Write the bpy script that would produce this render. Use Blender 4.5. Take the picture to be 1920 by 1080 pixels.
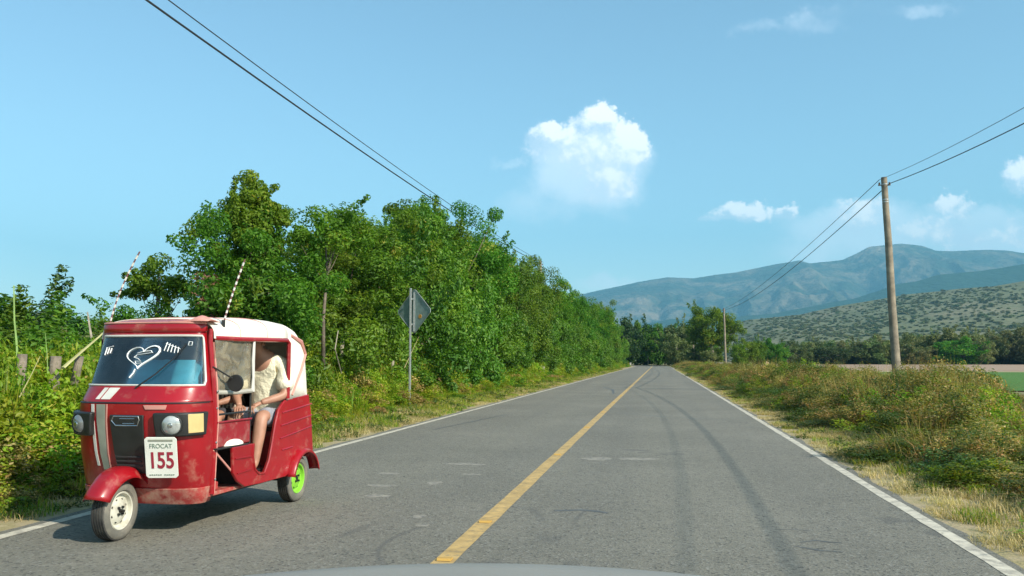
import bpy, bmesh, math, random
import numpy as np
from mathutils import Vector, Matrix, Euler

D = bpy.data
scene = bpy.context.scene
COL = scene.collection
for o in list(D.objects):
    D.objects.remove(o)

# ------------------------------------------------------------------ camera
YAW, PITCH, CAMH = 9.7532, 4.8229, 1.40
cd = D.cameras.new('camera')
cd.sensor_width = 36.0
cd.lens = 1600.0 / 1920.0 * 36.0
cd.clip_start = 0.05
cd.clip_end = 60000
cam = D.objects.new('camera', cd)
cam.location = (0, 0, CAMH)
cam.rotation_euler = (math.radians(90 + PITCH), 0, math.radians(YAW))
COL.objects.link(cam)
scene.camera = cam

# ------------------------------------------------------------------ light
SUN_AZ = math.atan2(0.86, -0.51)          # compass angle of the sun (0 = +Y, clockwise)
SUN_EL = math.radians(35)
to_sun = Vector((math.sin(SUN_AZ) * math.cos(SUN_EL), math.cos(SUN_AZ) * math.cos(SUN_EL), math.sin(SUN_EL)))
sl = D.lights.new('sun', 'SUN')
sl.energy = 4.6
sl.angle = math.radians(0.5)
sl.color = (1.0, 0.925, 0.79)
so = D.objects.new('sun', sl)
so.rotation_euler = to_sun.to_track_quat('Z', 'Y').to_euler()
so.location = (20, -20, 30)
COL.objects.link(so)

scene.view_settings.view_transform = 'Standard'
scene.view_settings.look = 'None'
scene.view_settings.gamma = 1.0
scene.view_settings.use_curve_mapping = False
scene.view_settings.exposure = 0.85

# ------------------------------------------------------------------ world: sky with clouds
world = D.worlds.new('World')
scene.world = world
world.use_nodes = True


def sky_nodes():
    nt = world.node_tree
    N, L = nt.nodes, nt.links
    N.clear()

    def n(t, **kw):
        x = N.new(t)
        for k, v in kw.items():
            setattr(x, k, v)
        return x

    def m(op, a, b=None, c=None):
        x = n('ShaderNodeMath', operation=op)
        for i, v in enumerate((a, b, c)):
            if v is None:
                continue
            if isinstance(v, (int, float)):
                x.inputs[i].default_value = v
            else:
                L.new(v, x.inputs[i])
        return x.outputs[0]

    out = n('ShaderNodeOutputWorld')
    bg = n('ShaderNodeBackground')
    bg.inputs['Strength'].default_value = 0.125
    L.new(bg.outputs[0], out.inputs[0])
    sky = n('ShaderNodeTexSky', sky_type='NISHITA')
    sky.sun_disc = False
    sky.sun_elevation = SUN_EL
    sky.sun_rotation = SUN_AZ
    sky.altitude = 300
    sky.air_density = 1.0
    sky.dust_density = 0.6
    sky.ozone_density = 1.6
    tint = n('ShaderNodeMix', data_type='RGBA', blend_type='MULTIPLY')
    tint.inputs['Factor'].default_value = 1.0
    L.new(sky.outputs[0], tint.inputs[6])
    tint.inputs[7].default_value = (0.95, 1.04, 0.94, 1)
    tc = n('ShaderNodeTexCoord')
    sep = n('ShaderNodeSeparateXYZ')
    L.new(tc.outputs['Generated'], sep.inputs[0])
    X, Y, Z = sep.outputs
    Yc = m('MAXIMUM', Y, 0.08)
    a = m('DIVIDE', X, Yc)         # gnomonic coordinates about +Y
    b = m('DIVIDE', Z, Yc)
    comb = n('ShaderNodeCombineXYZ')
    L.new(a, comb.inputs[0]); L.new(b, comb.inputs[1])

    def noise(scale, detail, rough, off=(0, 0, 0), dist=0.0):
        mp = n('ShaderNodeMapping')
        mp.inputs['Location'].default_value = off
        L.new(comb.outputs[0], mp.inputs['Vector'])
        t = n('ShaderNodeTexNoise')
        t.inputs['Scale'].default_value = scale
        t.inputs['Detail'].default_value = detail
        t.inputs['Roughness'].default_value = rough
        t.inputs['Distortion'].default_value = dist
        L.new(mp.outputs[0], t.inputs['Vector'])
        return t.outputs[0]

    n1 = noise(26, 9, 0.62)
    n2 = noise(26, 9, 0.62, (-0.010, -0.012, 0))   # the same field seen a step toward the sun
    n3 = noise(9, 5, 0.5, (3, 1, 0))
    wa = m('MULTIPLY', m('SUBTRACT', noise(17, 7, 0.68, (5, 2, 0)), 0.5), 0.075)
    wb = m('MULTIPLY', m('SUBTRACT', noise(19, 7, 0.68, (1, 9, 0)), 0.5), 0.065)
    a = m('ADD', a, wa)
    b = m('ADD', b, wb)
    # ellipses: centre a, b, radii, softness gain, brightness; coordinates are slopes as seen from the road
    full = CLOUDS_FULL
    soft = CLOUDS_SOFT

    def field(ells, da=0.0, db=0.0):
        cur = None
        for (ca, cb, ra, rb, g) in ells:
            u = m('MULTIPLY', m('SUBTRACT', a, ca + da), 1.0 / ra)
            v = m('MULTIPLY', m('SUBTRACT', b, cb + db), 1.0 / rb)
            r2 = m('MULTIPLY_ADD', u, u, m('MULTIPLY', v, v))
            f = m('MULTIPLY', m('SUBTRACT', 1.0, r2), g)
            cur = f if cur is None else m('MAXIMUM', cur, f)
        return cur

    def sstep(v, lo, hi):
        mr = n('ShaderNodeMapRange', interpolation_type='SMOOTHSTEP')
        L.new(v, mr.inputs[0])
        mr.inputs[1].default_value = lo
        mr.inputs[2].default_value = hi
        return mr.outputs[0]

    nn = m('ADD', m('MULTIPLY', m('SUBTRACT', n1, 0.5), 2.3), m('MULTIPLY', m('SUBTRACT', noise(85, 6, 0.65), 0.5), 1.1))
    fA = m('ADD', field(full), nn)
    mA = sstep(fA, -0.05, 0.70)
    fB = m('ADD', field(soft), m('MULTIPLY', m('SUBTRACT', n3, 0.5), 2.6))
    fB = m('ADD', fB, m('MULTIPLY', nn, 0.30))
    mB = m('MULTIPLY', sstep(fB, -0.3, 1.2), 0.68)
    # relief: thicker toward the sun -> lit, thinner -> shaded
    relief = m('MULTIPLY', m('SUBTRACT', n1, n2), 2.4)
    body = sstep(fA, 0.1, 1.5)
    hgt = m('MULTIPLY', m('SUBTRACT', field(full, -0.012, -0.016), field(full, 0.012, 0.016)), -0.20)
    sh = m('ADD', m('ADD', m('MULTIPLY', body, 0.34), 0.50), m('ADD', relief, hgt))
    sh = sstep(sh, 0.25, 1.05)
    mA = m('MULTIPLY', mA, m('MULTIPLY_ADD', sh, 0.5, 0.5))
    ccol = n('ShaderNodeMix', data_type='RGBA')
    L.new(sh, ccol.inputs['Factor'])
    ccol.inputs[6].default_value = (4.7, 5.3, 6.1, 1)
    ccol.inputs[7].default_value = (7.3, 7.3, 7.3, 1)
    mx1 = n('ShaderNodeMix', data_type='RGBA')
    L.new(mB, mx1.inputs['Factor'])
    L.new(tint.outputs[2], mx1.inputs[6])
    mx1.inputs[7].default_value = (6.0, 6.6, 7.2, 1)
    mx2 = n('ShaderNodeMix', data_type='RGBA')
    L.new(mA, mx2.inputs['Factor'])
    L.new(mx1.outputs[2], mx2.inputs[6])
    L.new(ccol.outputs[2], mx2.inputs[7])
    L.new(mx2.outputs[2], bg.inputs['Color'])


def slope(px, py):
    """slopes (x/y, z/y) of a direction noted off the photograph"""
    yw, pt = math.radians(YAW), math.radians(PITCH)
    fw = Vector((-math.sin(yw) * math.cos(pt), math.cos(yw) * math.cos(pt), math.sin(pt)))
    r = Vector((math.cos(yw), math.sin(yw), 0))
    u = r.cross(fw)
    d = r * (px - 960) / 1600 + u * (540 - py) / 1600 + fw
    return d.x / d.y, d.z / d.y


def ell(px, py, rx, ry, g=1.0):
    s = slope(px, py)
    return (s[0], s[1], rx / 1600, ry / 1600, g)


CLOUDS_FULL = [ell(1116, 236, 46, 56, 1.5), ell(1146, 262, 64, 50, 1.5), ell(1062, 268, 90, 42, 1.3), ell(1168, 280, 48, 52, 1.4), ell(1118, 285, 90, 60, 1.4),
               ell(1145, 325, 66, 60, 1.0), ell(1110, 360, 40, 40, .6),
               ell(1395, 400, 66, 26), ell(1365, 406, 50, 14), ell(1482, 395, 28, 22),
               ell(1790, 385, 52, 28), ell(1615, 408, 60, 38, 0.85), ell(1735, 435, 80, 34, .75), ell(1915, 330, 40, 30),
               ell(1850, 455, 90, 20, .5), ell(365, 505, 30, 18, .6), ell(640, 402, 40, 18, .9), ell(1915, 420, 26, 22, .6)]
CLOUDS_SOFT = [ell(1100, 330, 130, 80, 1.5), ell(1060, 385, 120, 44, .7), ell(1650, 430, 190, 60, 1.3), ell(1880, 440, 170, 56, 1.2),
               ell(1500, 47, 95, 18, .35), ell(1735, 12, 60, 14, .35), ell(1620, 22, 70, 10, .1), ell(2100, 430, 220, 60),
               ell(960, 300, 34, 14, .6), ell(1170, 530, 90, 14, .4), ell(1560, 470, 120, 40, .7), ell(250, 500, 60, 20, .3),
               ell(1800, 470, 300, 40, .6)]
sky_nodes()

# ------------------------------------------------------------------ helpers


def put(o, parent=None):
    COL.objects.link(o)
    if parent is not None:
        o.parent = parent
    return o


def tag(o, label=None, cat=None, group=None, kind=None):
    if label: o['label'] = label
    if cat: o['category'] = cat
    if group: o['group'] = group
    if kind: o['kind'] = kind
    return o


def empty(name, loc=(0, 0, 0), rz=0.0):
    o = D.objects.new(name, None)
    o.location = loc
    o.rotation_euler = (0, 0, rz)
    o.empty_display_size = 0.2
    COL.objects.link(o)
    return o


def copy_tree(o, parent=None):
    c = o.copy()
    COL.objects.link(c)
    c.parent = parent
    for ch in list(o.children):
        copy_tree(ch, c)
    return c


class MB:
    def __init__(s):
        s.v = []; s.f = []

    def add(s, vs, fs):
        o = len(s.v)
        s.v += [tuple(p) for p in vs]
        s.f += [tuple(i + o for i in f) for f in fs]

    def box(s, c, d, rot=None):
        hx, hy, hz = d[0] / 2, d[1] / 2, d[2] / 2
        vs = [Vector((x, y, z)) for x in (-hx, hx) for y in (-hy, hy) for z in (-hz, hz)]
        if rot is not None:
            M = Euler(rot).to_matrix()
            vs = [M @ p for p in vs]
        vs = [p + Vector(c) for p in vs]
        s.add(vs, [(0, 1, 3, 2), (4, 6, 7, 5), (0, 4, 5, 1), (2, 3, 7, 6), (0, 2, 6, 4), (1, 5, 7, 3)])

    def tube(s, path, r, n=8, caps=True, squash=1.0):
        path = [Vector(p) for p in path]
        k = len(path)
        if not isinstance(r, (list, tuple)): r = [r] * k
        vs = []; fs = []
        up = Vector((0, 0, 1))
        t0 = (path[1] - path[0]).normalized()
        if abs(t0.dot(up)) > .9: up = Vector((1, 0, 0))
        a = t0.cross(up).normalized()
        for i, p in enumerate(path):
            t = (path[min(i + 1, k - 1)] - path[max(i - 1, 0)]).normalized()
            a = (a - t * a.dot(t)).normalized()
            b = t.cross(a)
            for j in range(n):
                q = 2 * math.pi * j / n
                vs.append(p + a * math.cos(q) * r[i] + b * math.sin(q) * r[i] * squash)
        for i in range(k - 1):
            for j in range(n):
                j2 = (j + 1) % n
                fs.append((i * n + j, i * n + j2, (i + 1) * n + j2, (i + 1) * n + j))
        if caps:
            fs.append(tuple(range(n))[::-1]); fs.append(tuple((k - 1) * n + j for j in range(n)))
        s.add(vs, fs)

    def lathe(s, prof, axis='x', c=(0, 0, 0), n=40, a0=0.0, a1=2 * math.pi):
        """prof: (offset along axis, radius)"""
        full = abs(a1 - a0 - 2 * math.pi) < 1e-6
        m_ = n if full else n + 1
        vs = []; fs = []
        for (h, r) in prof:
            for j in range(m_):
                q = a0 + (a1 - a0) * j / n
                cc, ss = math.cos(q) * r, math.sin(q) * r
                p = {'x': (h, cc, ss), 'y': (cc, h, ss), 'z': (cc, ss, h)}[axis]
                vs.append((p[0] + c[0], p[1] + c[1], p[2] + c[2]))
        for i in range(len(prof) - 1):
            for j in range(n):
                j2 = (j + 1) % m_
                fs.append((i * m_ + j, i * m_ + j2, (i + 1) * m_ + j2, (i + 1) * m_ + j))
        s.add(vs, fs)

    def grid(s, rows):
        r = len(rows); c = len(rows[0])
        vs = [p for row in rows for p in row]
        fs = [(i * c + j, i * c + j + 1, (i + 1) * c + j + 1, (i + 1) * c + j) for i in range(r - 1) for j in range(c - 1)]
        s.add(vs, fs)

    def prism(s, poly, x0, x1, axis='x'):
        """poly in the two other axes, extruded from x0 to x1"""
        k = len(poly)
        def P(h, p):
            return {'x': (h, p[0], p[1]), 'y': (p[0], h, p[1]), 'z': (p[0], p[1], h)}[axis]
        vs = [P(x0, p) for p in poly] + [P(x1, p) for p in poly]
        fs = [tuple(range(k))[::-1], tuple(range(k, 2 * k))] + [(i, (i + 1) % k, (i + 1) % k + k, i + k) for i in range(k)]
        s.add(vs, fs)

    def build(s, name, mat=None, parent=None, smooth=True, bevel=0.0, solid=0.0, loc=None, sub=0):
        me = D.meshes.new(name)
        me.from_pydata(s.v, [], s.f)
        bm = bmesh.new(); bm.from_mesh(me)
        bmesh.ops.recalc_face_normals(bm, faces=bm.faces)
        bm.to_mesh(me); bm.free()
        if smooth:
            me.polygons.foreach_set('use_smooth', [True] * len(me.polygons))
            try:
                me.set_sharp_from_angle(angle=math.radians(40))
            except Exception:
                pass
        if mat: me.materials.append(mat)
        o = D.objects.new(name, me)
        if loc: o.location = loc
        if solid:
            md = o.modifiers.new('thickness', 'SOLIDIFY'); md.thickness = solid; md.offset = 0
        if bevel:
            md = o.modifiers.new('bevel', 'BEVEL'); md.width = bevel; md.segments = 2; md.limit_method = 'ANGLE'
            md.harden_normals = False
        if sub:
            md = o.modifiers.new('sub', 'SUBSURF'); md.levels = sub; md.render_levels = sub
        return put(o, parent)


# ------------------------------------------------------------------ materials
def mat(name, col, rough=0.6, metal=0.0, noise=None, bump=None, coat=0.0, spec=0.5, dirt=None, trans=0.0, emis=None):
    """noise=(scale, amount) colour variation; bump=(scale, strength, distance); dirt=(colour, scale, lo, hi) dusty patches"""
    M = D.materials.new(name)
    M.use_nodes = True
    nt = M.node_tree; N, L = nt.nodes, nt.links
    P = N['Principled BSDF']
    P.inputs['Base Color'].default_value = (*col, 1)
    P.inputs['Roughness'].default_value = rough
    P.inputs['Metallic'].default_value = metal
    P.inputs['Specular IOR Level'].default_value = spec
    P.inputs['Coat Weight'].default_value = coat
    P.inputs['Coat Roughness'].default_value = 0.12
    if trans: P.inputs['Transmission Weight'].default_value = trans
    tc = N.new('ShaderNodeTexCoord')
    cur = None
    if noise:
        t = N.new('ShaderNodeTexNoise'); t.inputs['Scale'].default_value = noise[0]; t.inputs['Detail'].default_value = 6
        L.new(tc.outputs['Object'], t.inputs['Vector'])
        r = N.new('ShaderNodeMapRange'); L.new(t.outputs[0], r.inputs[0])
        r.inputs[1].default_value = .3; r.inputs[2].default_value = .7
        r.inputs[3].default_value = 1 - noise[1]; r.inputs[4].default_value = 1 + noise[1]
        mx = N.new('ShaderNodeMix'); mx.data_type = 'RGBA'; mx.blend_type = 'MULTIPLY'; mx.inputs['Factor'].default_value = 1
        mx.inputs[6].default_value = (*col, 1); L.new(r.outputs[0], mx.inputs[7])
        cur = mx.outputs[2]
    if dirt:
        t = N.new('ShaderNodeTexNoise'); t.inputs['Scale'].default_value = dirt[1]; t.inputs['Detail'].default_value = 8
        t.inputs['Roughness'].default_value = .65
        L.new(tc.outputs['Object'], t.inputs['Vector'])
        r = N.new('ShaderNodeMapRange'); L.new(t.outputs[0], r.inputs[0])
        r.inputs[1].default_value = dirt[2]; r.inputs[2].default_value = dirt[3]
        fac = r.outputs[0]
        mx = N.new('ShaderNodeMix'); mx.data_type = 'RGBA'
        L.new(fac, mx.inputs['Factor'])
        if cur: L.new(cur, mx.inputs[6])
        else: mx.inputs[6].default_value = (*col, 1)
        mx.inputs[7].default_value = (*dirt[0], 1)
        cur = mx.outputs[2]
        rr = N.new('ShaderNodeMapRange'); L.new(fac, rr.inputs[0]); rr.inputs[3].default_value = rough; rr.inputs[4].default_value = .85
        L.new(rr.outputs[0], P.inputs['Roughness'])
    if cur: L.new(cur, P.inputs['Base Color'])
    if bump:
        t = N.new('ShaderNodeTexNoise'); t.inputs['Scale'].default_value = bump[0]; t.inputs['Detail'].default_value = 6
        L.new(tc.outputs['Object'], t.inputs['Vector'])
        b = N.new('ShaderNodeBump'); b.inputs['Strength'].default_value = bump[1]; b.inputs['Distance'].default_value = bump[2]
        L.new(t.outputs[0], b.inputs['Height']); L.new(b.outputs[0], P.inputs['Normal'])
    return M


def leaf_mat(name, stops, trans=0.35, rough=0.5, hue=0.03, val=0.25, spec=0.35):
    """stops: (position, colour) over the per-leaf tint"""
    M = D.materials.new(name)
    M.use_nodes = True
    nt = M.node_tree; N, L = nt.nodes, nt.links
    N.clear()
    out = N.new('ShaderNodeOutputMaterial')
    at = N.new('ShaderNodeAttribute'); at.attribute_name = 'tint'
    cr = N.new('ShaderNodeValToRGB')
    el = cr.color_ramp.elements
    el[0].position = stops[0][0]; el[0].color = (*stops[0][1], 1)
    el[1].position = stops[-1][0]; el[1].color = (*stops[-1][1], 1)
    for p, c in stops[1:-1]:
        e = el.new(p); e.color = (*c, 1)
    L.new(at.outputs['Fac'], cr.inputs[0])
    oi = N.new('ShaderNodeObjectInfo')
    hs = N.new('ShaderNodeHueSaturation')
    r1 = N.new('ShaderNodeMapRange'); L.new(oi.outputs['Random'], r1.inputs[0]); r1.inputs[3].default_value = .5 - hue; r1.inputs[4].default_value = .5 + hue
    ml = N.new('ShaderNodeMath'); ml.operation = 'MULTIPLY'; L.new(oi.outputs['Random'], ml.inputs[0]); ml.inputs[1].default_value = 7.31
    fr = N.new('ShaderNodeMath'); fr.operation = 'FRACT'; L.new(ml.outputs[0], fr.inputs[0])
    r2 = N.new('ShaderNodeMapRange'); L.new(fr.outputs[0], r2.inputs[0]); r2.inputs[3].default_value = 1 - val; r2.inputs[4].default_value = 1 + val
    L.new(r1.outputs[0], hs.inputs['Hue']); L.new(r2.outputs[0], hs.inputs['Value'])
    L.new(cr.outputs[0], hs.inputs['Color'])
    P = N.new('ShaderNodeBsdfPrincipled')
    P.inputs['Roughness'].default_value = rough
    P.inputs['Specular IOR Level'].default_value = spec
    L.new(hs.outputs[0], P.inputs['Base Color'])
    T = N.new('ShaderNodeBsdfTranslucent')
    tm = N.new('ShaderNodeMix'); tm.data_type = 'RGBA'; tm.blend_type = 'MULTIPLY'; tm.inputs['Factor'].default_value = 1
    L.new(hs.outputs[0], tm.inputs[6]); tm.inputs[7].default_value = (1.3, 1.35, 0.6, 1)
    L.new(tm.outputs[2], T.inputs['Color'])
    mx = N.new('ShaderNodeMixShader'); mx.inputs[0].default_value = trans
    L.new(P.outputs[0], mx.inputs[1]); L.new(T.outputs[0], mx.inputs[2])
    L.new(mx.outputs[0], out.inputs[0])
    return M


LM_tree = leaf_mat('tree_leaf', [(0, (.048, .112, .014)), (.45, (.095, .205, .018)), (.85, (.175, .295, .03)), (1, (.36, .34, .06))], trans=.45, val=.16, spec=.2)
LM_dark = leaf_mat('dark_leaf', [(0, (.018, .05, .016)), (.6, (.035, .095, .022)), (1, (.09, .16, .03))])
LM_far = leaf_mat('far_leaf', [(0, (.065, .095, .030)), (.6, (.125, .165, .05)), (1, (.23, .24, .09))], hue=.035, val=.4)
LM_olive = leaf_mat('olive_leaf', [(0, (.10, .115, .045)), (.6, (.18, .19, .075)), (1, (.27, .25, .11))], hue=.02, val=.3)
LM_dry = leaf_mat('scrub_leaf', [(0, (.08, .10, .04)), (.5, (.14, .155, .06)), (1, (.26, .22, .10))], hue=.02, val=.25)
LM_weed = leaf_mat('weed_leaf', [(0, (.085, .17, .012)), (.4, (.19, .31, .018)), (.8, (.34, .40, .03)), (1, (.46, .36, .07))], trans=.45)
LM_bush = leaf_mat('bush_leaf', [(0, (.042, .115, .012)), (.5, (.095, .215, .018)), (1, (.21, .32, .03))], trans=.38, hue=.02, val=.2)
LM_rust = leaf_mat('drying_weed_leaf', [(0, (.085, .125, .026)), (.35, (.20, .21, .048)), (.65, (.36, .28, .08)), (.87, (.40, .22, .085)), (1, (.56, .41, .17))], trans=.38)
LM_dgrn = leaf_mat('low_dark_leaf', [(0, (.035, .07, .014)), (.5, (.075, .13, .022)), (1, (.18, .21, .05))], trans=.35)
LM_straw = leaf_mat('straw_blade', [(0, (.30, .27, .10)), (.5, (.50, .40, .18)), (1, (.62, .50, .26))], trans=.3, hue=.01, val=.2)
LM_pink = leaf_mat('pink_leaf', [(0, (.22, .11, .07)), (1, (.42, .20, .16))], trans=.3, hue=.01, val=.1)

M_bark = mat('bark', (.16, .13, .10), .9, noise=(6, .4), bump=(14, .6, .02))
M_pale_bark = mat('pale_bark', (.34, .30, .24), .9, noise=(9, .3), bump=(20, .5, .01))
M_stem = mat('dry_stem', (.30, .24, .12), .8, noise=(12, .3))


# ------------------------------------------------------------------ foliage
def leaves(name, C, Nn, size, tint, aspect=0.5, fold=0.25, rs=None):
    """a mesh of folded leaves: C centres, Nn normals, size lengths, tint 0..1"""
    rs = rs or np.random.RandomState(1)
    k = len(C)
    Nn = Nn / np.maximum(np.linalg.norm(Nn, axis=1, keepdims=True), 1e-6)
    T = rs.normal(size=(k, 3)); T[:, 2] -= .5
    T -= Nn * np.sum(T * Nn, axis=1, keepdims=True)
    T /= np.maximum(np.linalg.norm(T, axis=1, keepdims=True), 1e-6)
    B = np.cross(Nn, T)
    s = size[:, None]
    v = np.empty((k, 4, 3))
    v[:, 0] = C - T * s * .5
    v[:, 1] = C + B * s * aspect * .5 + Nn * s * fold * .5 + T * s * .05
    v[:, 2] = C + T * s * .5 - Nn * s * fold * .3
    v[:, 3] = C - B * s * aspect * .5 + Nn * s * fold * .5 + T * s * .05
    base = np.arange(k)[:, None] * 4
    tri = np.concatenate([base + [0, 1, 2], base + [0, 2, 3]], axis=1).reshape(-1)
    me = D.meshes.new(name)
    me.vertices.add(4 * k); me.vertices.foreach_set('co', v.reshape(-1).astype(np.float32))
    me.loops.add(6 * k); me.loops.foreach_set('vertex_index', tri.astype(np.int32))
    me.polygons.add(2 * k)
    me.polygons.foreach_set('loop_start', np.arange(0, 6 * k, 3, dtype=np.int32))
    at = me.attributes.new('tint', 'FLOAT', 'POINT')
    at.data.foreach_set('value', np.repeat(tint, 4).astype(np.float32))
    me.update(calc_edges=True)
    return me


def rand_dirs(rs, k):
    d = rs.normal(size=(k, 3))
    return d / np.linalg.norm(d, axis=1, keepdims=True)


def clump_leaves(rs, cen, rad, per, leaf, flat=.8, shell=3.0, tint_mu=.45, tint_sd=.22, up=.5, jit=1.0):
    """cen (n,3), rad (n,), per leaves each"""
    n = len(cen)
    d = rand_dirs(rs, n * per)
    r = rs.rand(n * per) ** (1 / shell)
    R = np.repeat(rad, per)
    off = d * (r * R)[:, None]
    off[:, 2] *= flat
    P = np.repeat(cen, per, axis=0) + off
    Nn = d * .8 + rs.normal(size=d.shape) * .55 * jit
    Nn[:, 2] += up
    size = leaf * rs.uniform(.6, 1.35, n * per)
    ct = np.repeat(rs.normal(0, tint_sd * .6, n), per)
    tint = np.clip(tint_mu + ct + rs.normal(0, tint_sd * .7, n * per), 0, 1)
    return P, Nn, size, tint


def crown_points(rs, n, rx, ry, rz, cz, lobes=6, inner=.35, bottom=-1.0):
    """clump centres in a lumpy ellipsoid"""
    L = rand_dirs(rs, lobes); LA = rs.uniform(.15, .45, lobes)
    out = []
    while len(out) < n:
        d = rand_dirs(rs, 1)[0]
        if d[2] < bottom: continue
        lump = .78 + sum(LA[i] * max(0, d @ L[i]) ** 4 for i in range(lobes)) - .12 * rs.rand()
        r = (inner + (1 - inner) * rs.rand() ** .6) * lump
        out.append((d[0] * rx * r, d[1] * ry * r, cz + d[2] * rz * r))
    return np.array(out)


def tree_meshes(seed, rx, ry, rz, cz, n, per, leaf, clump, trunk_r=.14, inner=.35, limbs=9, **kw):
    rs = np.random.RandomState(seed)
    cen = crown_points(rs, n, rx, ry, rz, cz, inner=inner)
    rad = rs.uniform(.6, 1.25, n) * clump
    P, Nn, S, T = clump_leaves(rs, cen, rad, per, leaf, **kw)
    # a few sprigs poking out of the outline
    k = max(8, n // 4)
    base = cen[rs.choice(n, k)]
    d = base - np.array([0, 0, cz - rz * .3]); d /= np.linalg.norm(d, axis=1, keepdims=True) + 1e-6
    d += rs.normal(0, .5, d.shape)
    q_ = np.tile(np.linspace(.5, 1.35, 6), k)
    tips = np.repeat(base, 6, axis=0) + np.repeat(d, 6, axis=0) * (q_ * clump)[:, None] + rs.normal(0, .04 * clump, (6 * k, 3))
    P2, N2, S2, T2 = clump_leaves(rs, tips, clump * .42 * (1.25 - .5 * q_), max(4, per // 14), leaf, flat=1.2, **{a: b for a, b in kw.items() if a != 'flat'})
    me = leaves('crown', np.vstack([P, P2]), np.vstack([Nn, N2]), np.concatenate([S, S2]), np.concatenate([T, T2]), rs=rs)
    b = MB()
    top = cz + rz * .2
    path = [(0, 0, -.1), (.03, .02, cz * .35), (-.05 * rx, .04, cz * .7), (.02, -.03, top)]
    b.tube(path, [trunk_r * 1.25, trunk_r, trunk_r * .7, trunk_r * .3], 8)
    for i in rs.choice(n, min(limbs, n), replace=False):
        c = cen[i]
        s = rs.uniform(.25, .8)
        a = Vector((0.02 * rx, 0, cz * .35 + (top - cz * .35) * s * .7))
        e = Vector(c)
        mid = a.lerp(e, .5) + Vector(rs.normal(0, .12, 3) * clump * 1.2)
        r = trunk_r * .45 * (1 - .5 * s)
        b.tube([a, mid, e], [r, r * .6, r * .15], 5, caps=False)
    tm = D.meshes.new('trunk'); tm.from_pydata(b.v, [], b.f)
    tm.polygons.foreach_set('use_smooth', [True] * len(tm.polygons)); tm.update()
    return me, tm


def make_tree(name, meshes, lm, bark, loc, label, cat, group=None, rz=0, sc=(1, 1, 1)):
    me, tm = meshes
    if not me.materials: me.materials.append(lm)
    if not tm.materials: tm.materials.append(bark)
    r = empty(name, loc, rz)
    r.scale = sc
    tag(r, label, cat, group)
    for nm, d, m_ in (('crown', me, lm), ('trunk', tm, bark)):
        q = put(D.objects.new(nm, d), r)
        q.material_slots[0].link = 'OBJECT'
        q.material_slots[0].material = m_
    return r


def scatter(name, protos, pts, rots, scl, idx, label=None, kind='stuff', cat=None):
    """one object: geometry-node instances of the proto meshes on given points"""
    me = D.meshes.new(name)
    k = len(pts)
    me.vertices.add(k); me.vertices.foreach_set('co', np.asarray(pts, np.float32).reshape(-1))
    for nm, ty, arr, key in (('rot', 'FLOAT_VECTOR', rots, 'vector'), ('scl', 'FLOAT_VECTOR', scl, 'vector')):
        a = me.attributes.new(nm, ty, 'POINT'); a.data.foreach_set(key, np.asarray(arr, np.float32).reshape(-1))
    a = me.attributes.new('idx', 'INT', 'POINT'); a.data.foreach_set('value', np.asarray(idx, np.int32))
    me.update()
    o = D.objects.new(name, me)
    col = D.collections.new(name + '_kinds')
    for p in protos: col.objects.link(p)
    g = D.node_groups.new(name, 'GeometryNodeTree')
    g.interface.new_socket('Geometry', in_out='INPUT', socket_type='NodeSocketGeometry')
    g.interface.new_socket('Geometry', in_out='OUTPUT', socket_type='NodeSocketGeometry')
    N, L = g.nodes, g.links
    gi = N.new('NodeGroupInput'); go = N.new('NodeGroupOutput')
    ip = N.new('GeometryNodeInstanceOnPoints')
    ci = N.new('GeometryNodeCollectionInfo')
    ci.inputs['Collection'].default_value = col
    ci.inputs['Separate Children'].default_value = True
    ci.inputs['Reset Children'].default_value = True
    L.new(gi.outputs[0], ip.inputs['Points'])
    L.new(ci.outputs[0], ip.inputs['Instance'])
    ip.inputs['Pick Instance'].default_value = True

    def attr(nm, ty):
        q = N.new('GeometryNodeInputNamedAttribute'); q.data_type = ty
        q.inputs['Name'].default_value = nm
        return q.outputs['Attribute']
    L.new(attr('idx', 'INT'), ip.inputs['Instance Index'])
    er = N.new('FunctionNodeEulerToRotation')
    L.new(attr('rot', 'FLOAT_VECTOR'), er.inputs[0])
    L.new(er.outputs[0], ip.inputs['Rotation'])
    L.new(attr('scl', 'FLOAT_VECTOR'), ip.inputs['Scale'])
    L.new(ip.outputs[0], go.inputs[0])
    md = o.modifiers.new('scatter', 'NODES'); md.node_group = g
    put(o)
    tag(o, label, cat, None, kind)
    return o


def proto(name, me, lm):
    me.materials.append(lm)
    return D.objects.new(name, me)


def weed_mesh(seed, r, h, n, per, leaf, clump, stems=10, blades=30, **kw):
    """a leafy clump of weeds with some stems and blades standing out of it"""
    rs = np.random.RandomState(seed)
    cen = np.stack([rs.normal(0, r * .45, n), rs.normal(0, r * .45, n), rs.uniform(.05, 1, n) ** .8 * h], 1)
    cen[:, 2] *= 1 - .35 * np.clip((cen[:, 0] ** 2 + cen[:, 1] ** 2) / r ** 2, 0, 1)
    P, Nn, S, T = clump_leaves(rs, cen, rs.uniform(.6, 1.3, n) * clump, per, leaf, flat=1.1, **kw)
    me = leaves('weed', P, Nn, S, T, aspect=.55, rs=rs)
    return me


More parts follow.
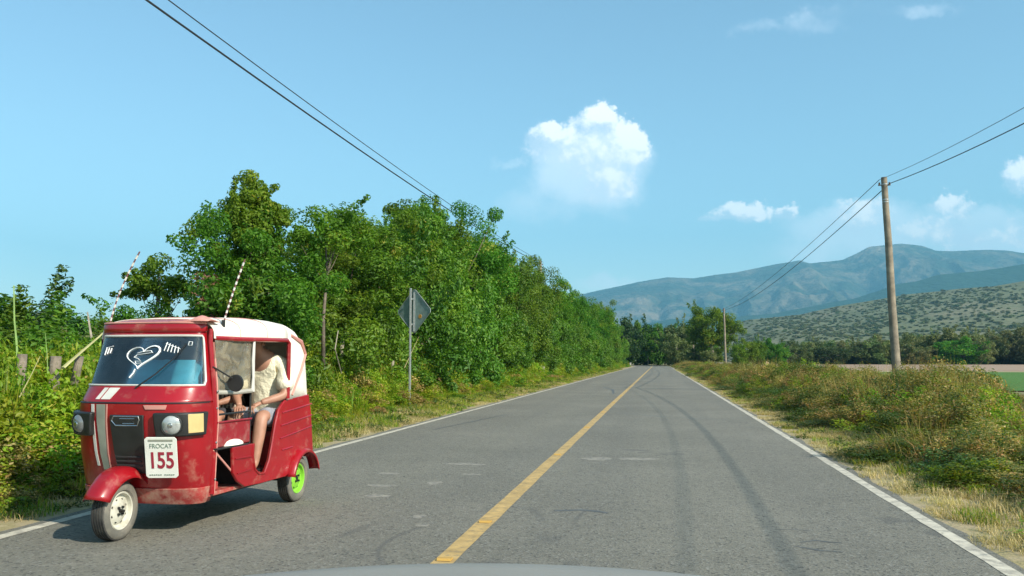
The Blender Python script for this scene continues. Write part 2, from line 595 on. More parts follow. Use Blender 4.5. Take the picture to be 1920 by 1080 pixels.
def blade_mesh(seed, k, r, hmin, hmax, w, lean=.5, tint=(0, 1)):
    rs = np.random.RandomState(seed)
    a = rs.uniform(0, 2 * math.pi, k); rr = r * np.sqrt(rs.rand(k))
    b = np.stack([rr * np.cos(a), rr * np.sin(a), np.zeros(k)], 1)
    h = rs.uniform(hmin, hmax, k)
    la = rs.uniform(0, 2 * math.pi, k); ll = np.abs(rs.normal(0, lean, k))
    ld = np.stack([np.cos(la), np.sin(la), np.zeros(k)], 1)
    sd = np.stack([-np.sin(la), np.cos(la), np.zeros(k)], 1) * w * .5
    v = np.empty((k, 5, 3))
    mid = b + ld * (h * ll * .35)[:, None] + np.stack([0 * h, 0 * h, h * .6], 1)
    tip = b + ld * (h * ll)[:, None] + np.stack([0 * h, 0 * h, h * (1 - .25 * ll)], 1)
    v[:, 0] = b - sd; v[:, 1] = b + sd; v[:, 2] = mid + sd * .8; v[:, 3] = mid - sd * .8; v[:, 4] = tip
    v[:, :, 2] = np.maximum(v[:, :, 2], .004)
    base = np.arange(k)[:, None] * 5
    tri = np.concatenate([base + [0, 1, 2], base + [0, 2, 3], base + [3, 2, 4]], 1).reshape(-1)
    me = D.meshes.new('grass')
    me.vertices.add(5 * k); me.vertices.foreach_set('co', v.reshape(-1).astype(np.float32))
    me.loops.add(9 * k); me.loops.foreach_set('vertex_index', tri.astype(np.int32))
    me.polygons.add(3 * k); me.polygons.foreach_set('loop_start', np.arange(0, 9 * k, 3, dtype=np.int32))
    at = me.attributes.new('tint', 'FLOAT', 'POINT')
    at.data.foreach_set('value', np.repeat(rs.uniform(tint[0], tint[1], k), 5).astype(np.float32))
    me.update(calc_edges=True)
    return me



# ------------------------------------------------------------------ numpy value noise
def vnoise(x, y, seed=0):
    xi = np.floor(x).astype(np.int64); yi = np.floor(y).astype(np.int64)
    fx = x - xi; fy = y - yi
    fx = fx * fx * (3 - 2 * fx); fy = fy * fy * (3 - 2 * fy)

    def hsh(a, b):
        h = (a * 374761393 + b * 668265263 + seed * 1442695041) & 0x7fffffff
        h = ((h ^ (h >> 13)) * 1274126177) & 0x7fffffff
        return ((h ^ (h >> 16)) & 0xffff) / 65535.0
    return (hsh(xi, yi) * (1 - fx) + hsh(xi + 1, yi) * fx) * (1 - fy) + (hsh(xi, yi + 1) * (1 - fx) + hsh(xi + 1, yi + 1) * fx) * fy


def fbm(x, y, octv=5, seed=0, ridged=False):
    t = 0; a = .5; tot = 0
    for k in range(octv):
        v = vnoise(x * 2 ** k, y * 2 ** k, seed + k)
        if ridged: v = 1 - np.abs(2 * v - 1)
        t = t + a * v; tot += a; a *= .5
    return t / tot


# ------------------------------------------------------------------ road and ground
def road_x(y):
    return -np.maximum(0, np.asarray(y, float) - 185) ** 2 / 260.0


def strip(name, x0, x1, y0, y1, z, step, m, kind='structure', jag=0.0, nx=1, seed=3):
    ys = [y0]
    while ys[-1] < y1: ys.append(ys[-1] + step * (1 if ys[-1] < 60 else 3))
    rs = np.random.RandomState(seed)
    mb = MB()
    rows = []
    for y in ys:
        c = float(road_x(y))
        j = rs.uniform(-jag, jag, 2)
        rows.append([(c + x0 + j[0] + (x1 - x0 + j[1] - j[0]) * i / nx, y, z) for i in range(nx + 1)])
    mb.grid(rows)
    o = mb.build(name, m, None, smooth=False)
    if kind: o['kind'] = kind
    return o


def asphalt():
    M = D.materials.new('asphalt'); M.use_nodes = True
    nt = M.node_tree; N, L = nt.nodes, nt.links
    P = N['Principled BSDF']; P.inputs['Specular IOR Level'].default_value = .35
    tc = N.new('ShaderNodeTexCoord'); co = tc.outputs['Object']

    def tex(scale, detail=6, rough=.6, vec=None, dist=0):
        t = N.new('ShaderNodeTexNoise'); t.inputs['Scale'].default_value = scale; t.inputs['Detail'].default_value = detail
        t.inputs['Roughness'].default_value = rough; t.inputs['Distortion'].default_value = dist
        L.new(vec or co, t.inputs['Vector']); return t.outputs[0]

    def mapped(sc, loc=(0, 0, 0), rot=(0, 0, 0)):
        q = N.new('ShaderNodeMapping'); q.inputs['Scale'].default_value = sc; q.inputs['Location'].default_value = loc
        q.inputs['Rotation'].default_value = rot
        L.new(co, q.inputs['Vector']); return q.outputs[0]

    def rng(v, a, b, c, d):
        r = N.new('ShaderNodeMapRange'); L.new(v, r.inputs[0])
        for i, x in enumerate((a, b, c, d)): r.inputs[i + 1].default_value = x
        return r.outputs[0]

    def mix(f, a, b, bt='MIX'):
        x = N.new('ShaderNodeMix'); x.data_type = 'RGBA'; x.blend_type = bt
        if isinstance(f, float): x.inputs['Factor'].default_value = f
        else: L.new(f, x.inputs['Factor'])
        for i, v in ((6, a), (7, b)):
            if isinstance(v, tuple): x.inputs[i].default_value = (*v, 1)
            else: L.new(v, x.inputs[i])
        return x.outputs[2]

    def mth(op, a, b):
        x = N.new('ShaderNodeMath'); x.operation = op
        for i, v in enumerate((a, b)):
            if isinstance(v, (int, float)): x.inputs[i].default_value = v
            else: L.new(v, x.inputs[i])
        return x.outputs[0]
    c = mix(rng(tex(.35, 5), .3, .7, 0, 1), (.180, .170, .132), (.250, .235, .184))
    # stretched wheel-path tone
    c = mix(rng(tex(1.0, 4, .5, mapped((1.1, .03, 1))), .42, .66, 0, .35), c, (.145, .140, .118))
    # aggregate: light and dark chips
    vor = N.new('ShaderNodeTexVoronoi'); vor.inputs['Scale'].default_value = 55; L.new(co, vor.inputs['Vector'])
    chip = N.new('ShaderNodeSeparateColor'); L.new(vor.outputs['Color'], chip.inputs[0])
    c = mix(rng(chip.outputs[0], .80, .97, 0, .65), c, (.30, .29, .25))
    c = mix(rng(chip.outputs[1], .82, .98, 0, .75), c, (.045, .045, .042))
    c = mix(rng(tex(9, 8, .75), .30, .70, 0, 1.0), c, mix(.35, c, (.05, .05, .05)))
    c = mix(rng(tex(22, 6, .75), .56, .74, 0, .5), c, (.27, .26, .23))
    # pale scuffed flakes lying across the lane
    fl = tex(1.0, 7, .6, mapped((1.6, 4.6, 1), (3, 8, 0)))
    zone = rng(tex(.16, 3, .5, mapped((1, 1, 1), (7, 1.5, 0))), .50, .60, 0, 1)
    c = mix(mth('MULTIPLY', rng(fl, .61, .68, 0, .55), zone), c, (.30, .275, .225))
    # dark tar lines: contour lines of a slow noise
    wn = tex(.22, 4, .55, mapped((1, .5, 1), (2, 5, 0)), .6)
    ln = mth('ABSOLUTE', mth('SUBTRACT', wn, .5), 0)
    gate = rng(tex(.3, 3, .5, mapped((1, 1, 1), (30, 5, 0))), .56, .62, 0, 1)
    c = mix(mth('MULTIPLY', rng(ln, .001, .004, .5, 0), gate), c, (.085, .085, .08))
    L.new(c, P.inputs['Base Color'])
    P.inputs['Roughness'].default_value = .82
    b = N.new('ShaderNodeBump'); b.inputs['Strength'].default_value = .55; b.inputs['Distance'].default_value = .012
    L.new(mth('ADD', tex(60, 5, .7), mth('MULTIPLY', vor.outputs['Distance'], .5)), b.inputs['Height'])
    L.new(b.outputs[0], P.inputs['Normal'])
    return M


def ground_mat(name, cols, scale=.6, bump=.03, stretch=(1, 1, 1)):
    M = D.materials.new(name); M.use_nodes = True
    nt = M.node_tree; N, L = nt.nodes, nt.links
    P = N['Principled BSDF']; P.inputs['Roughness'].default_value = .95; P.inputs['Specular IOR Level'].default_value = .15
    tc = N.new('ShaderNodeTexCoord')
    mp = N.new('ShaderNodeMapping'); mp.inputs['Scale'].default_value = stretch; L.new(tc.outputs['Object'], mp.inputs[0])
    t = N.new('ShaderNodeTexNoise'); t.inputs['Scale'].default_value = scale; t.inputs['Detail'].default_value = 12
    t.inputs['Roughness'].default_value = .7; L.new(mp.outputs[0], t.inputs['Vector'])
    cr = N.new('ShaderNodeValToRGB'); e = cr.color_ramp.elements
    k = len(cols)
    e[0].position = .3; e[0].color = (*cols[0], 1); e[1].position = .7; e[1].color = (*cols[-1], 1)
    for i in range(1, k - 1):
        q = e.new(.3 + .4 * i / (k - 1)); q.color = (*cols[i], 1)
    L.new(t.outputs[0], cr.inputs[0]); L.new(cr.outputs[0], P.inputs['Base Color'])
    t2 = N.new('ShaderNodeTexNoise'); t2.inputs['Scale'].default_value = scale * 12; t2.inputs['Detail'].default_value = 8
    L.new(mp.outputs[0], t2.inputs['Vector'])
    b = N.new('ShaderNodeBump'); b.inputs['Strength'].default_value = .8; b.inputs['Distance'].default_value = bump
    L.new(t2.outputs[0], b.inputs['Height']); L.new(b.outputs[0], P.inputs['Normal'])
    return M


M_ground = ground_mat('dry_earth', [(.17, .13, .08), (.22, .19, .10), (.14, .15, .06)], .5)
M_verge = ground_mat('dusty_verge', [(.24, .19, .12), (.38, .31, .19), (.30, .26, .13), (.44, .36, .22)], 2.2, .02)
M_brownfield = ground_mat('tilled_soil', [(.27, .19, .13), (.34, .24, .17), (.30, .22, .15)], .05, .05, (1, .3, 1))
M_greenfield = ground_mat('young_crop', [(.06, .15, .035), (.09, .19, .045), (.07, .13, .04)], 1.2, .08)
M_strawfield = ground_mat('stubble', [(.36, .29, .16), (.44, .36, .22), (.32, .28, .13)], .3, .04)


def big_ground():
    mb = MB()
    xs = sorted(set([-12000, -6000, -3000, -1500, -700, -300, -120, -60, -30] + [round(-16 + i * .8, 2) for i in range(13)] + [-5.3, 2.4] + [round(3 + i * .9, 2) for i in range(16)] + [30, 60, 120, 300, 700, 1500, 3000, 6000, 14000]))
    ys = [-3500, -400, -60] + [round(-20 + i * 1.5, 2) for i in range(90)] + [130, 160, 200, 260, 400, 700, 1200, 2400, 5000, 9000, 14000]
    rows = []
    for y in ys:
        row = []
        for x in xs:
            z = -.035
            if -20 <= y <= 115 and (2.5 < x < 16 or -15 < x < -5.4):
                z = -.03 + .05 * float(fbm(np.array([x * .7]), np.array([y * .7]), 3)[0] - .5)
                z = min(z, -.012)
            row.append((x, y, z))
        rows.append(row)
    mb.grid(rows)
    o = mb.build('ground', M_ground, None, smooth=True)
    o['kind'] = 'structure'


big_ground()
strip('road_verge', -7.2, -5.10, -25, 330, -.008, .6, M_verge, jag=.10, seed=8).name = 'left_verge'
strip('road_verge', 2.15, 4.3, -25, 330, -.008, .6, M_verge, jag=.12, seed=9).name = 'right_verge'
strip('road', -5.36, 2.42, -25, 330, 0, .45, asphalt(), jag=.045, nx=2)

M_yellow = mat('yellow_road_paint', (.47, .315, .115), .7, noise=(7, .25), dirt=((.20, .17, .11), 16, .50, .74), bump=(60, .4, .004))
M_white = mat('white_road_paint', (.54, .495, .39), .8, noise=(5, .18), dirt=((.22, .205, .17), 9, .48, .70), bump=(60, .4, .004))


def line(name, x, w, m, label, seed, jag=.004):
    o = strip(name, x - w / 2, x + w / 2, -20, 300, .003, .35, m, kind='structure', jag=jag, seed=seed)
    return o


line('yellow_centre_line', -1.50, .155, M_yellow, '', 5)
line('white_edge_line', -5.17, .115, M_white, '', 6, .006)
line('white_edge_line', 2.27, .115, M_white, '', 7, .006)


M_tar = mat('tar_seal', (.095, .094, .086), .6, noise=(6, .3))
M_tar2 = mat('worn_tyre_track', (.175, .168, .138), .8, noise=(3, .15), dirt=((.15, .148, .132), 8, .45, .62), bump=(60, .4, .005))
M_scuff = mat('pale_patch', (.27, .25, .20), .9, noise=(9, .2), dirt=((.16, .155, .14), 14, .45, .62))


def mark(pts, w, m, seed=1, z=.0015):
    """a thin seam or streak along points given on the ground"""
    rs = np.random.RandomState(seed)
    P = [Vector((p[0], p[1], 0)) for p in pts]
    out = []
    for i in range(len(P) - 1):
        n = max(2, int((P[i + 1] - P[i]).length / .35))
        out += [P[i].lerp(P[i + 1], k / n) for k in range(n)]
    out.append(P[-1]); k = len(out)
    L, R_ = [], []
    for i, p in enumerate(out):
        t = (out[min(i + 1, k - 1)] - out[max(i - 1, 0)]).normalized(); s_ = Vector((-t.y, t.x, 0))
        ww = w * .5 * (.35 + .65 * math.sin(math.pi * (i + .3) / (k - .4)) ** .5) * rs.uniform(.7, 1.3)
        p = p + s_ * rs.normal(0, w * .12)
        L.append((p + s_ * ww)[:2] + (z,)); R_.append((p - s_ * ww)[:2] + (z,))
    b = MB(); b.grid([[a, c] for a, c in zip(L, R_)])
    b.build('road_mark', m, None, smooth=False)['kind'] = 'structure'


def spot(cx, cy, rx, ry, m, seed, z=.0013):
    rs = np.random.RandomState(seed); k = 16
    rr = rs.uniform(.55, 1.1, k)
    b = MB(); b.add([(cx, cy, z)] + [(cx + rx * rr[i] * math.cos(i / k * 6.2832), cy + ry * rr[i] * math.sin(i / k * 6.2832), z) for i in range(k)], [(0, i + 1, (i + 1) % k + 1) for i in range(k)])
    b.build('road_patch', m, None, smooth=False)['kind'] = 'structure'


def fields():
    def sheet(name, poly, z, m):
        mb = MB(); mb.add([(x, y, z) for x, y in poly], [tuple(range(len(poly)))])
        o = mb.build(name, m, None, smooth=False); o['kind'] = 'structure'
    sheet('tilled_field', [(16, 115), (16, 285), (420, 350), (420, 125), (60, 112)], .02, M_brownfield)
    sheet('stubble_strip', [(12, 106), (12, 114.8), (420, 124), (420, 112)], .02, M_strawfield)
    sheet('crop_field', [(13, 42), (14, 105.5), (420, 111.5), (420, 42)], .02, M_greenfield)
    sheet('stubble_field', [(-300, -200), (-300, 400), (-16, 260), (-16, -200)], .0, M_strawfield)


fields()


0 and mark([(-.85, 22.5), (-.2, 15.5), (.35, 11.0), (.62, 7.6)], .10, M_tar2, 2)
0 and mark([(.2, 30), (.55, 22.5), (.95, 14.5), (1.2, 8.5)], .08, M_tar2, 3)
mark([(-1.3, 23.2), (.2, 21.6), (2.1, 20.4)], .07, M_tar, 4)
mark([(-4.5, 16.8), (-4.2, 19.4), (-3.9, 22.0)], .07, M_tar, 5)
mark([(-.98, 8.05), (-.75, 8.12), (-.48, 8.02)], .09, M_tar, 6)
mark([(.98, 6.85), (1.15, 6.72), (1.3, 6.68)], .03, M_tar, 7)
mark([(1.05, 7.0), (1.18, 7.08), (1.36, 7.02)], .035, M_tar, 8)
mark([(.95, 7.5), (1.2, 7.48)], .025, M_tar, 9)
mark([(-2.9, 45), (-2.2, 41), (-1.9, 36)], .12, M_tar, 10)
for i_, (cx, cy, rx, ry) in enumerate([(-2.15, 7.55, .07, .10), (-2.0, 7.15, .08, .07), (-2.55, 9.6, .12, .16), (-2.9, 8.6, .16, .12), (-3.1, 9.3, .22, .10), (-2.3, 10.4, .14, .10), (-.9, 12.3, .28, .22), (-.3, 12.4, .34, .16), (-2.6, 11.4, .30, .14), (-3.3, 10.3, .18, .12)]):
    spot(cx, cy, rx, ry, M_scuff, 20 + i_)
# ------------------------------------------------------------------ mountains and hills
def ridge(name, sky, dist, front, back, m, seed, amp, fx, fy, cols=260, rws=70, power=1.25):
    px = np.linspace(sky[0][0], sky[-1][0], cols)
    py = np.interp(px, [p[0] for p in sky], [p[1] for p in sky])
    X = np.zeros(cols); Z = np.zeros(cols)
    for i in range(cols):
        a, b = slope(px[i], py[i])
        X[i] = a * dist; Z[i] = max(0, 1.4 + b * dist)
    edge = np.clip((px - sky[0][0]) / 60, 0, 1)
    vs = np.zeros((rws, cols, 3))
    nf = int(rws * .8)
    for r in range(rws):
        if r <= nf:
            t = r / nf; Y = dist - front * (1 - t)
            prof = t ** power
        else:
            t2 = (r - nf) / (rws - 1 - nf); Y = dist + back * t2; prof = (1 - t2); t = prof
        n = fbm(X / fx + seed, Y / fy + X * 0 + 3.1 * seed, 6, seed, True)
        n2 = fbm(X / (fx * .22), Y / (fy * .22) + X * 0, 4, seed + 9)
        env = math.sin(math.pi * min(t, 1.0)) ** .8 * (1 - .75 * t) if t < .999 else 0
        H = Z * prof + Z * amp * env * (n - .5) * 2 + Z * .03 * (n2 - .5) * (.3 + env)
        vs[r, :, 0] = X; vs[r, :, 1] = Y; vs[r, :, 2] = np.maximum(H, 0) - (2 if r == 0 else 0)
    mb = MB(); mb.grid([[tuple(p) for p in row] for row in vs])
    o = mb.build(name, m, None, smooth=True)
    o['kind'] = 'structure'
    return vs


def mountain_mat(name, green, brown, scale, thr=.5, bump=0):
    M = D.materials.new(name); M.use_nodes = True
    nt = M.node_tree; N, L = nt.nodes, nt.links
    P = N['Principled BSDF']; P.inputs['Roughness'].default_value = .95; P.inputs['Specular IOR Level'].default_value = .1
    tc = N.new('ShaderNodeTexCoord')
    t = N.new('ShaderNodeTexNoise'); t.inputs['Scale'].default_value = scale; t.inputs['Detail'].default_value = 14
    t.inputs['Roughness'].default_value = .68; t.inputs['Distortion'].default_value = .6
    L.new(tc.outputs['Object'], t.inputs['Vector'])
    r = N.new('ShaderNodeMapRange'); L.new(t.outputs[0], r.inputs[0]); r.inputs[1].default_value = thr - .08; r.inputs[2].default_value = thr + .10
    mx = N.new('ShaderNodeMix'); mx.data_type = 'RGBA'; L.new(r.outputs[0], mx.inputs['Factor'])
    mx.inputs[6].default_value = (*green, 1); mx.inputs[7].default_value = (*brown, 1)
    L.new(mx.outputs[2], P.inputs['Base Color'])
    if bump:
        b = N.new('ShaderNodeBump'); b.inputs['Strength'].default_value = 1; b.inputs['Distance'].default_value = bump
        t2 = N.new('ShaderNodeTexNoise'); t2.inputs['Scale'].default_value = scale * 8; t2.inputs['Detail'].default_value = 10
        L.new(tc.outputs['Object'], t2.inputs['Vector']); L.new(t2.outputs[0], b.inputs['Height']); L.new(b.outputs[0], P.inputs['Normal'])
    return M


SKY_A = [(760, 640), (860, 600), (960, 580), (1040, 566), (1085, 553), (1130, 543), (1200, 528), (1250, 520), (1300, 522), (1340, 515), (1380, 511), (1450, 496),
         (1500, 488), (1518, 494), (1550, 491), (1580, 487), (1605, 476), (1630, 463), (1660, 460), (1690, 457), (1730, 461), (1755, 470), (1790, 471), (1850, 468), (1890, 470),
         (1920, 475), (2000, 470), (2100, 485), (2250, 470), (2400, 500)]
SKY_B = [(1180, 640), (1215, 606), (1260, 598), (1330, 602), (1395, 592), (1450, 588), (1500, 578), (1600, 560), (1640, 548), (1680, 533), (1720, 527), (1760, 515), (1840, 508), (1880, 502), (1920, 495), (2000, 488), (2120, 500), (2400, 470)]
SKY_C = [(1290, 650), (1360, 612), (1400, 600), (1440, 596), (1500, 590), (1560, 576), (1620, 566), (1700, 552), (1760, 546), (1800, 541), (1860, 537), (1920, 527), (2000, 520), (2150, 505), (2400, 520)]
ridge('far_mountain', SKY_A, 9000, 3300, 2600, mountain_mat('far_mountain', (.030, .052, .035), (.20, .165, .115), .0016, .54, 60), 4, .42, 620, 1900, 420, 110)
ridge('middle_ridge', SKY_B, 5600, 1300, 900, mountain_mat('middle_ridge', (.020, .048, .025), (.075, .085, .045), .002, .60, 20), 7, .12, 500, 900)
hill = ridge('near_hill', SKY_C, 1900, 1150, 500, mountain_mat('near_hill', (.135, .145, .075), (.22, .195, .125), .005, .58, 6), 11, .10, 260, 420, 240, 80, 1.1)

# haze in the air
hb = MB(); hb.box((1500, 5200, 998), (24000, 17000, 2004))
hz = hb.build('haze', None, None, smooth=False)
hz['kind'] = 'stuff'
hm = D.materials.new('haze'); hm.use_nodes = True
hn = hm.node_tree
hn.nodes.clear()
ho = hn.nodes.new('ShaderNodeOutputMaterial'); hv = hn.nodes.new('ShaderNodeVolumePrincipled')
hv.inputs['Color'].default_value = (.26, .70, .98, 1)
hv.inputs['Density'].default_value = 1.0e-4
hv.inputs['Anisotropy'].default_value = 0.0
hn.links.new(hv.outputs[0], ho.inputs['Volume'])
hz.data.materials.append(hm)

#@@PLANTS
# ------------------------------------------------------------------ trees
TM = [tree_meshes(20 + i, 2.5 + .3 * (i % 3), 2.6, 2.9, 4.5, 84, 330, .125, .58, .13, tint_sd=.26) for i in range(4)]
SM = [tree_meshes(40 + i, 1.35, 1.35, 1.35, 1.35, 34, 300, .095, .38, .05, inner=.2, limbs=6, up=.6) for i in range(4)]
FM = [tree_meshes(60 + i, 5.3, 5.3, 5.0, 4.6, 60, 120, .52, 1.35, .28, inner=.45) for i in range(3)]


def at_px(px, X):
    return X / slope(px, 600)[0]


BIG = tree_meshes(7, 1.95, 1.8, 2.1, 3.0, 70, 400, .10, .46, .13, inner=.25)
BIG2 = tree_meshes(9, 1.3, 1.1, 1.15, 4.7, 34, 330, .095, .32, .05, inner=.2)
BIG3 = tree_meshes(10, .75, .8, .55, 2.9, 14, 220, .095, .28, .04, inner=.2)
G = 'leafy trees in the row along the left side of the road'
# the tall ragged tree behind the three-wheeler: a broad crown with a bare-edged spire and a side bough
t = make_tree('broadleaf_tree', BIG, LM_tree, M_bark, (-9.3, 18.6, 0), 'tallest ragged leafy tree directly behind the three-wheeler, spire on its left', 'tree', sc=(1, 1, .99))
for k, (mm, lo, s, rz) in enumerate([(BIG2, (-.15, -.1, -.05), 1.0, .3), (BIG3, (-1.85, -1.0, .3), 1.0, .4), (BIG3, (-2.1, -1.1, -.75), 1.0, 2.0), (BIG3, (1.35, .9, 1.35), 1.1, 4.0)]):
    me, tm = mm
    for d, nm, lm in ((me, 'bough', LM_tree), (tm, 'limb', M_bark)):
        if not d.materials: d.materials.append(lm)
        q = D.objects.new(nm, d); q.location = lo; q.rotation_euler = (0, 0, rz); q.scale = (s, s, s)
        put(q, t)
g = np.random.RandomState(8)
pk = np.array([(-.35, -1.75, 2.9), (-.25, -1.8, 2.6), (-.1, -1.75, 2.3), (.05, -1.8, 2.05), (-.2, -1.7, 3.15), (-.5, -1.6, 3.2), (.15, -1.7, 1.9)])
pa = clump_leaves(g, pk, np.full(7, .20), 60, .085)
pm = leaves('dry_leaves', pa[0], pa[1], pa[2], pa[3], rs=g); pm.materials.append(LM_pink)
put(D.objects.new('dry_leaves', pm), t)
row = [(-10.2, 22.0, 4.9, .95), (-9.8, 25.3, 5.8, 1.0), (-10.4, 28.6, 6.9, 1.0), (-9.8, 32.4, 7.9, 1.05), (-10.6, 36.5, 8.3, 1.1), (-10.0, 41.0, 9.0, 1.1), (-10.3, 46.5, 9.1, 1.1),
       (-10.4, 52.5, 9.3, 1.15), (-9.8, 59.0, 8.7, 1.1), (-10.4, 66.0, 8.7, 1.15), (-10.0, 74.0, 8.7, 1.2), (-10.4, 82.0, 8.8, 1.2), (-10.2, 92.0, 8.9, 1.25), (-10.6, 103.0, 9.0, 1.3),
       (-10.2, 115.0, 9.3, 1.35), (-10.6, 128.0, 9.9, 1.4), (-10.2, 142.0, 10.6, 1.4), (-10.8, 156.0, 11.4, 1.5), (-11.2, 172.0, 11.8, 1.5), (-13.5, 190.0, 12.0, 1.5)]
lab = {0: 'small low tree just right of the tall ragged tree',
       1: 'rounded tree between the small low tree and the diamond road sign', 4: 'tree in the left row whose crown hides the overhead wires',
       8: 'last tall crown in the left row before its outline drops toward the mountains'}
rs = np.random.RandomState(5)
for i, (x, y, h, w) in enumerate(row):
    make_tree('broadleaf_tree', TM[i % 4], LM_bush if i % 5 == 3 else LM_tree, M_pale_bark if i % 3 == 0 else M_bark, (x, y, 0), lab.get(i, 'green leafy tree standing in the dense row along the left of the road'), 'tree',
              None if i in lab else G, rz=rs.uniform(0, 6.28), sc=(w, w, h / 7.3))
# second line behind fills the gaps
for i in range(16):
    y = 37 + i * 7.5 + rs.uniform(-1, 1)
    make_tree('broadleaf_tree', TM[(i + 2) % 4], LM_tree, M_bark, (-14.2 + rs.uniform(-.6, .6), y, 0), 'green leafy tree standing in the dense row along the left of the road', 'tree', G,
              rz=rs.uniform(0, 6.28), sc=(1.15, 1.15, (6.2 + min(i, 5) * .45) / 7.3))
# shrubs forming the lower face of the row
GS = 'leafy shrubs along the foot of the left tree row'
ys = 17.5
k = 0
while ys < 185:
    w = 1.15 + rs.rand() * .35 + ys * .004
    make_tree('leafy_shrub', SM[k % 4], LM_bush, M_bark, ((-9.3 if 16 < ys < 25 else -8.7) + rs.uniform(-.35, .25), ys, -.1), 'green leafy shrub growing at the foot of the left tree row', 'shrub', GS,
              rz=rs.uniform(0, 6.28), sc=(w, w, w * rs.uniform(.85, 1.35)))
    k += 1
    ys += (1.5 + rs.rand() * .6) * (1 + ys / 90)
# scrubby bushes on the far left, beyond the roadside weeds
GB = 'scrubby bushes behind the weeds at the far left'
bush = [(0, 505, -11.0), (50, 520, -12.0), (-60, 480, -10.2), (128, 532, -13.0), (90, 560, -10.6), (185, 575, -13.5), (240, 560, -14.0), (225, 585, -12.5), (290, 578, -17.0), (20, 560, -9.8), (330, 590, -20), (160, 600, -11), (-120, 500, -9.6), (-40, 560, -9.0), (120, 585, -10.2), (150, 535, -15), (205, 545, -15.5), (262, 548, -16.5), (305, 560, -18), (75, 520, -14), (235, 575, -11.5), (270, 585, -11.8)]
for i, (px, py, X) in enumerate(bush):
    a, b = slope(px, py)
    y = X / a
    h = 1.4 + b * y
    lb = {2: None}.get(i)
    w = .95 + .1 * (i % 3)
    make_tree('scrub_bush', SM[i % 4], LM_dry if i in (4, 6, 11) else (LM_dark if i in (1, 3, 5) else LM_bush), M_bark, (X, y, 0), 'scrubby green bush standing behind the roadside weeds at far left', 'bush', GB,
              rz=rs.uniform(0, 6.28), sc=(w * 1.15, w * 1.15, h / 3.2))
GH = 'far trees on the skyline at the left'
for i in range(9):
    x = -34 - i * 5.5; y = 66 + rs.uniform(-4, 4)
    make_tree('far_tree', FM[i % 3], LM_tree, M_bark, (x, y, 0), 'distant dark green tree on the skyline left of the tall ragged tree', 'tree', GH, rz=rs.uniform(0, 6), sc=(.62, .62, .46 + .06 * (i % 2)))

# trees at the end of the road
GE = 'dark trees closing the view at the end of the road'
for i, (px, py, Y) in enumerate([(1060, 590, 215), (1100, 588, 235), (1135, 590, 225), (1165, 592, 222), (1190, 596, 238), (1212, 600, 245), (1232, 604, 238), (1252, 602, 242), (1270, 600, 226),
                                 (1215, 606, 300), (1240, 612, 300), (1285, 610, 220), (1305, 615, 228), (1268, 620, 212), (1330, 622, 240), (1180, 612, 260), (1150, 610, 265), (1120, 600, 275)]):
    a, b = slope(px, py)
    h = 1.4 + b * Y
    make_tree('distant_tree', FM[i % 3], LM_far if i in (8, 11, 13) else (LM_dark if i % 2 else LM_tree), M_bark, (a * Y, Y, 0), 'dark leafy tree in the wood that closes the end of the road', 'tree', GE,
              rz=rs.uniform(0, 6), sc=(h / 12.5, h / 12.5, h / 10.0))
a, b = slope(1334, 570)
make_tree('spreading_tree', tree_meshes(77, 7.4, 7.0, 5.6, 8.2, 110, 170, .42, 1.35, .38, inner=.3, limbs=16), LM_tree, M_pale_bark, (a * 196, 196, 0), 'tall broad spreading tree with pale trunk behind the second utility pole', 'tree')
GR = 'bright green trees right of the spreading tree'
for i, (px, py, Y) in enumerate([(1398, 630, 190), (1420, 634, 196), (1445, 632, 205), (1462, 638, 210), (1385, 640, 186), (1310, 640, 200), (1330, 650, 186)]):
    a, b = slope(px, py); h = 1.4 + b * Y
    make_tree('roundish_tree', FM[(i + 1) % 3], LM_tree if i < 5 else LM_far, M_bark, (a * Y, Y, 0), 'low bright green tree beside the spreading tree at the field edge', 'tree', GR, rz=rs.uniform(0, 6), sc=(h / 13, h / 13, h / 10))
# belt of trees behind the tilled field
GT = 'trees in the belt along the far edge of the tilled field'
px = 1466
i = 0
while px < 2120:
    Y = 292 + rs.uniform(-10, 14)
    py = np.interp(px, [1466, 1560, 1620, 1660, 1700, 1740, 1790, 1850, 1920, 2120], [640, 642, 632, 626, 640, 628, 618, 622, 610, 606]) + rs.uniform(-3, 6)
    a, b = slope(px, py); h = 1.4 + b * Y
    w = rs.uniform(.7, 1.45) * (.75 + h / 30); h *= rs.uniform(.85, 1.12)
    lm = LM_far if i % 7 else LM_tree
    one = i == 22
    make_tree('belt_tree', FM[i % 3], LM_tree if one else (LM_far if i % 3 else LM_olive), M_bark, (a * Y, Y, -.5), 'brightest green tree in the belt, right of the near pole' if one else 'rounded grey green tree in the belt behind the tilled field', 'tree', None if one else GT, rz=rs.uniform(0, 6), sc=(w, w, h / 9.4))
    px += 11 + rs.rand() * 9
    i += 1
for i in range(26):
    px = 1480 + i * 25; Y = 330 + (i % 3) * 8
    a, b = slope(px, 622 if px > 1700 else 636); h = 1.4 + b * Y
    make_tree('belt_tree', FM[i % 3], LM_far, M_bark, (a * Y, Y, -.5), 'rounded grey green tree in the belt behind the tilled field', 'tree', GT, rz=rs.uniform(0, 6), sc=(1.2, 1.2, h / 9.6))
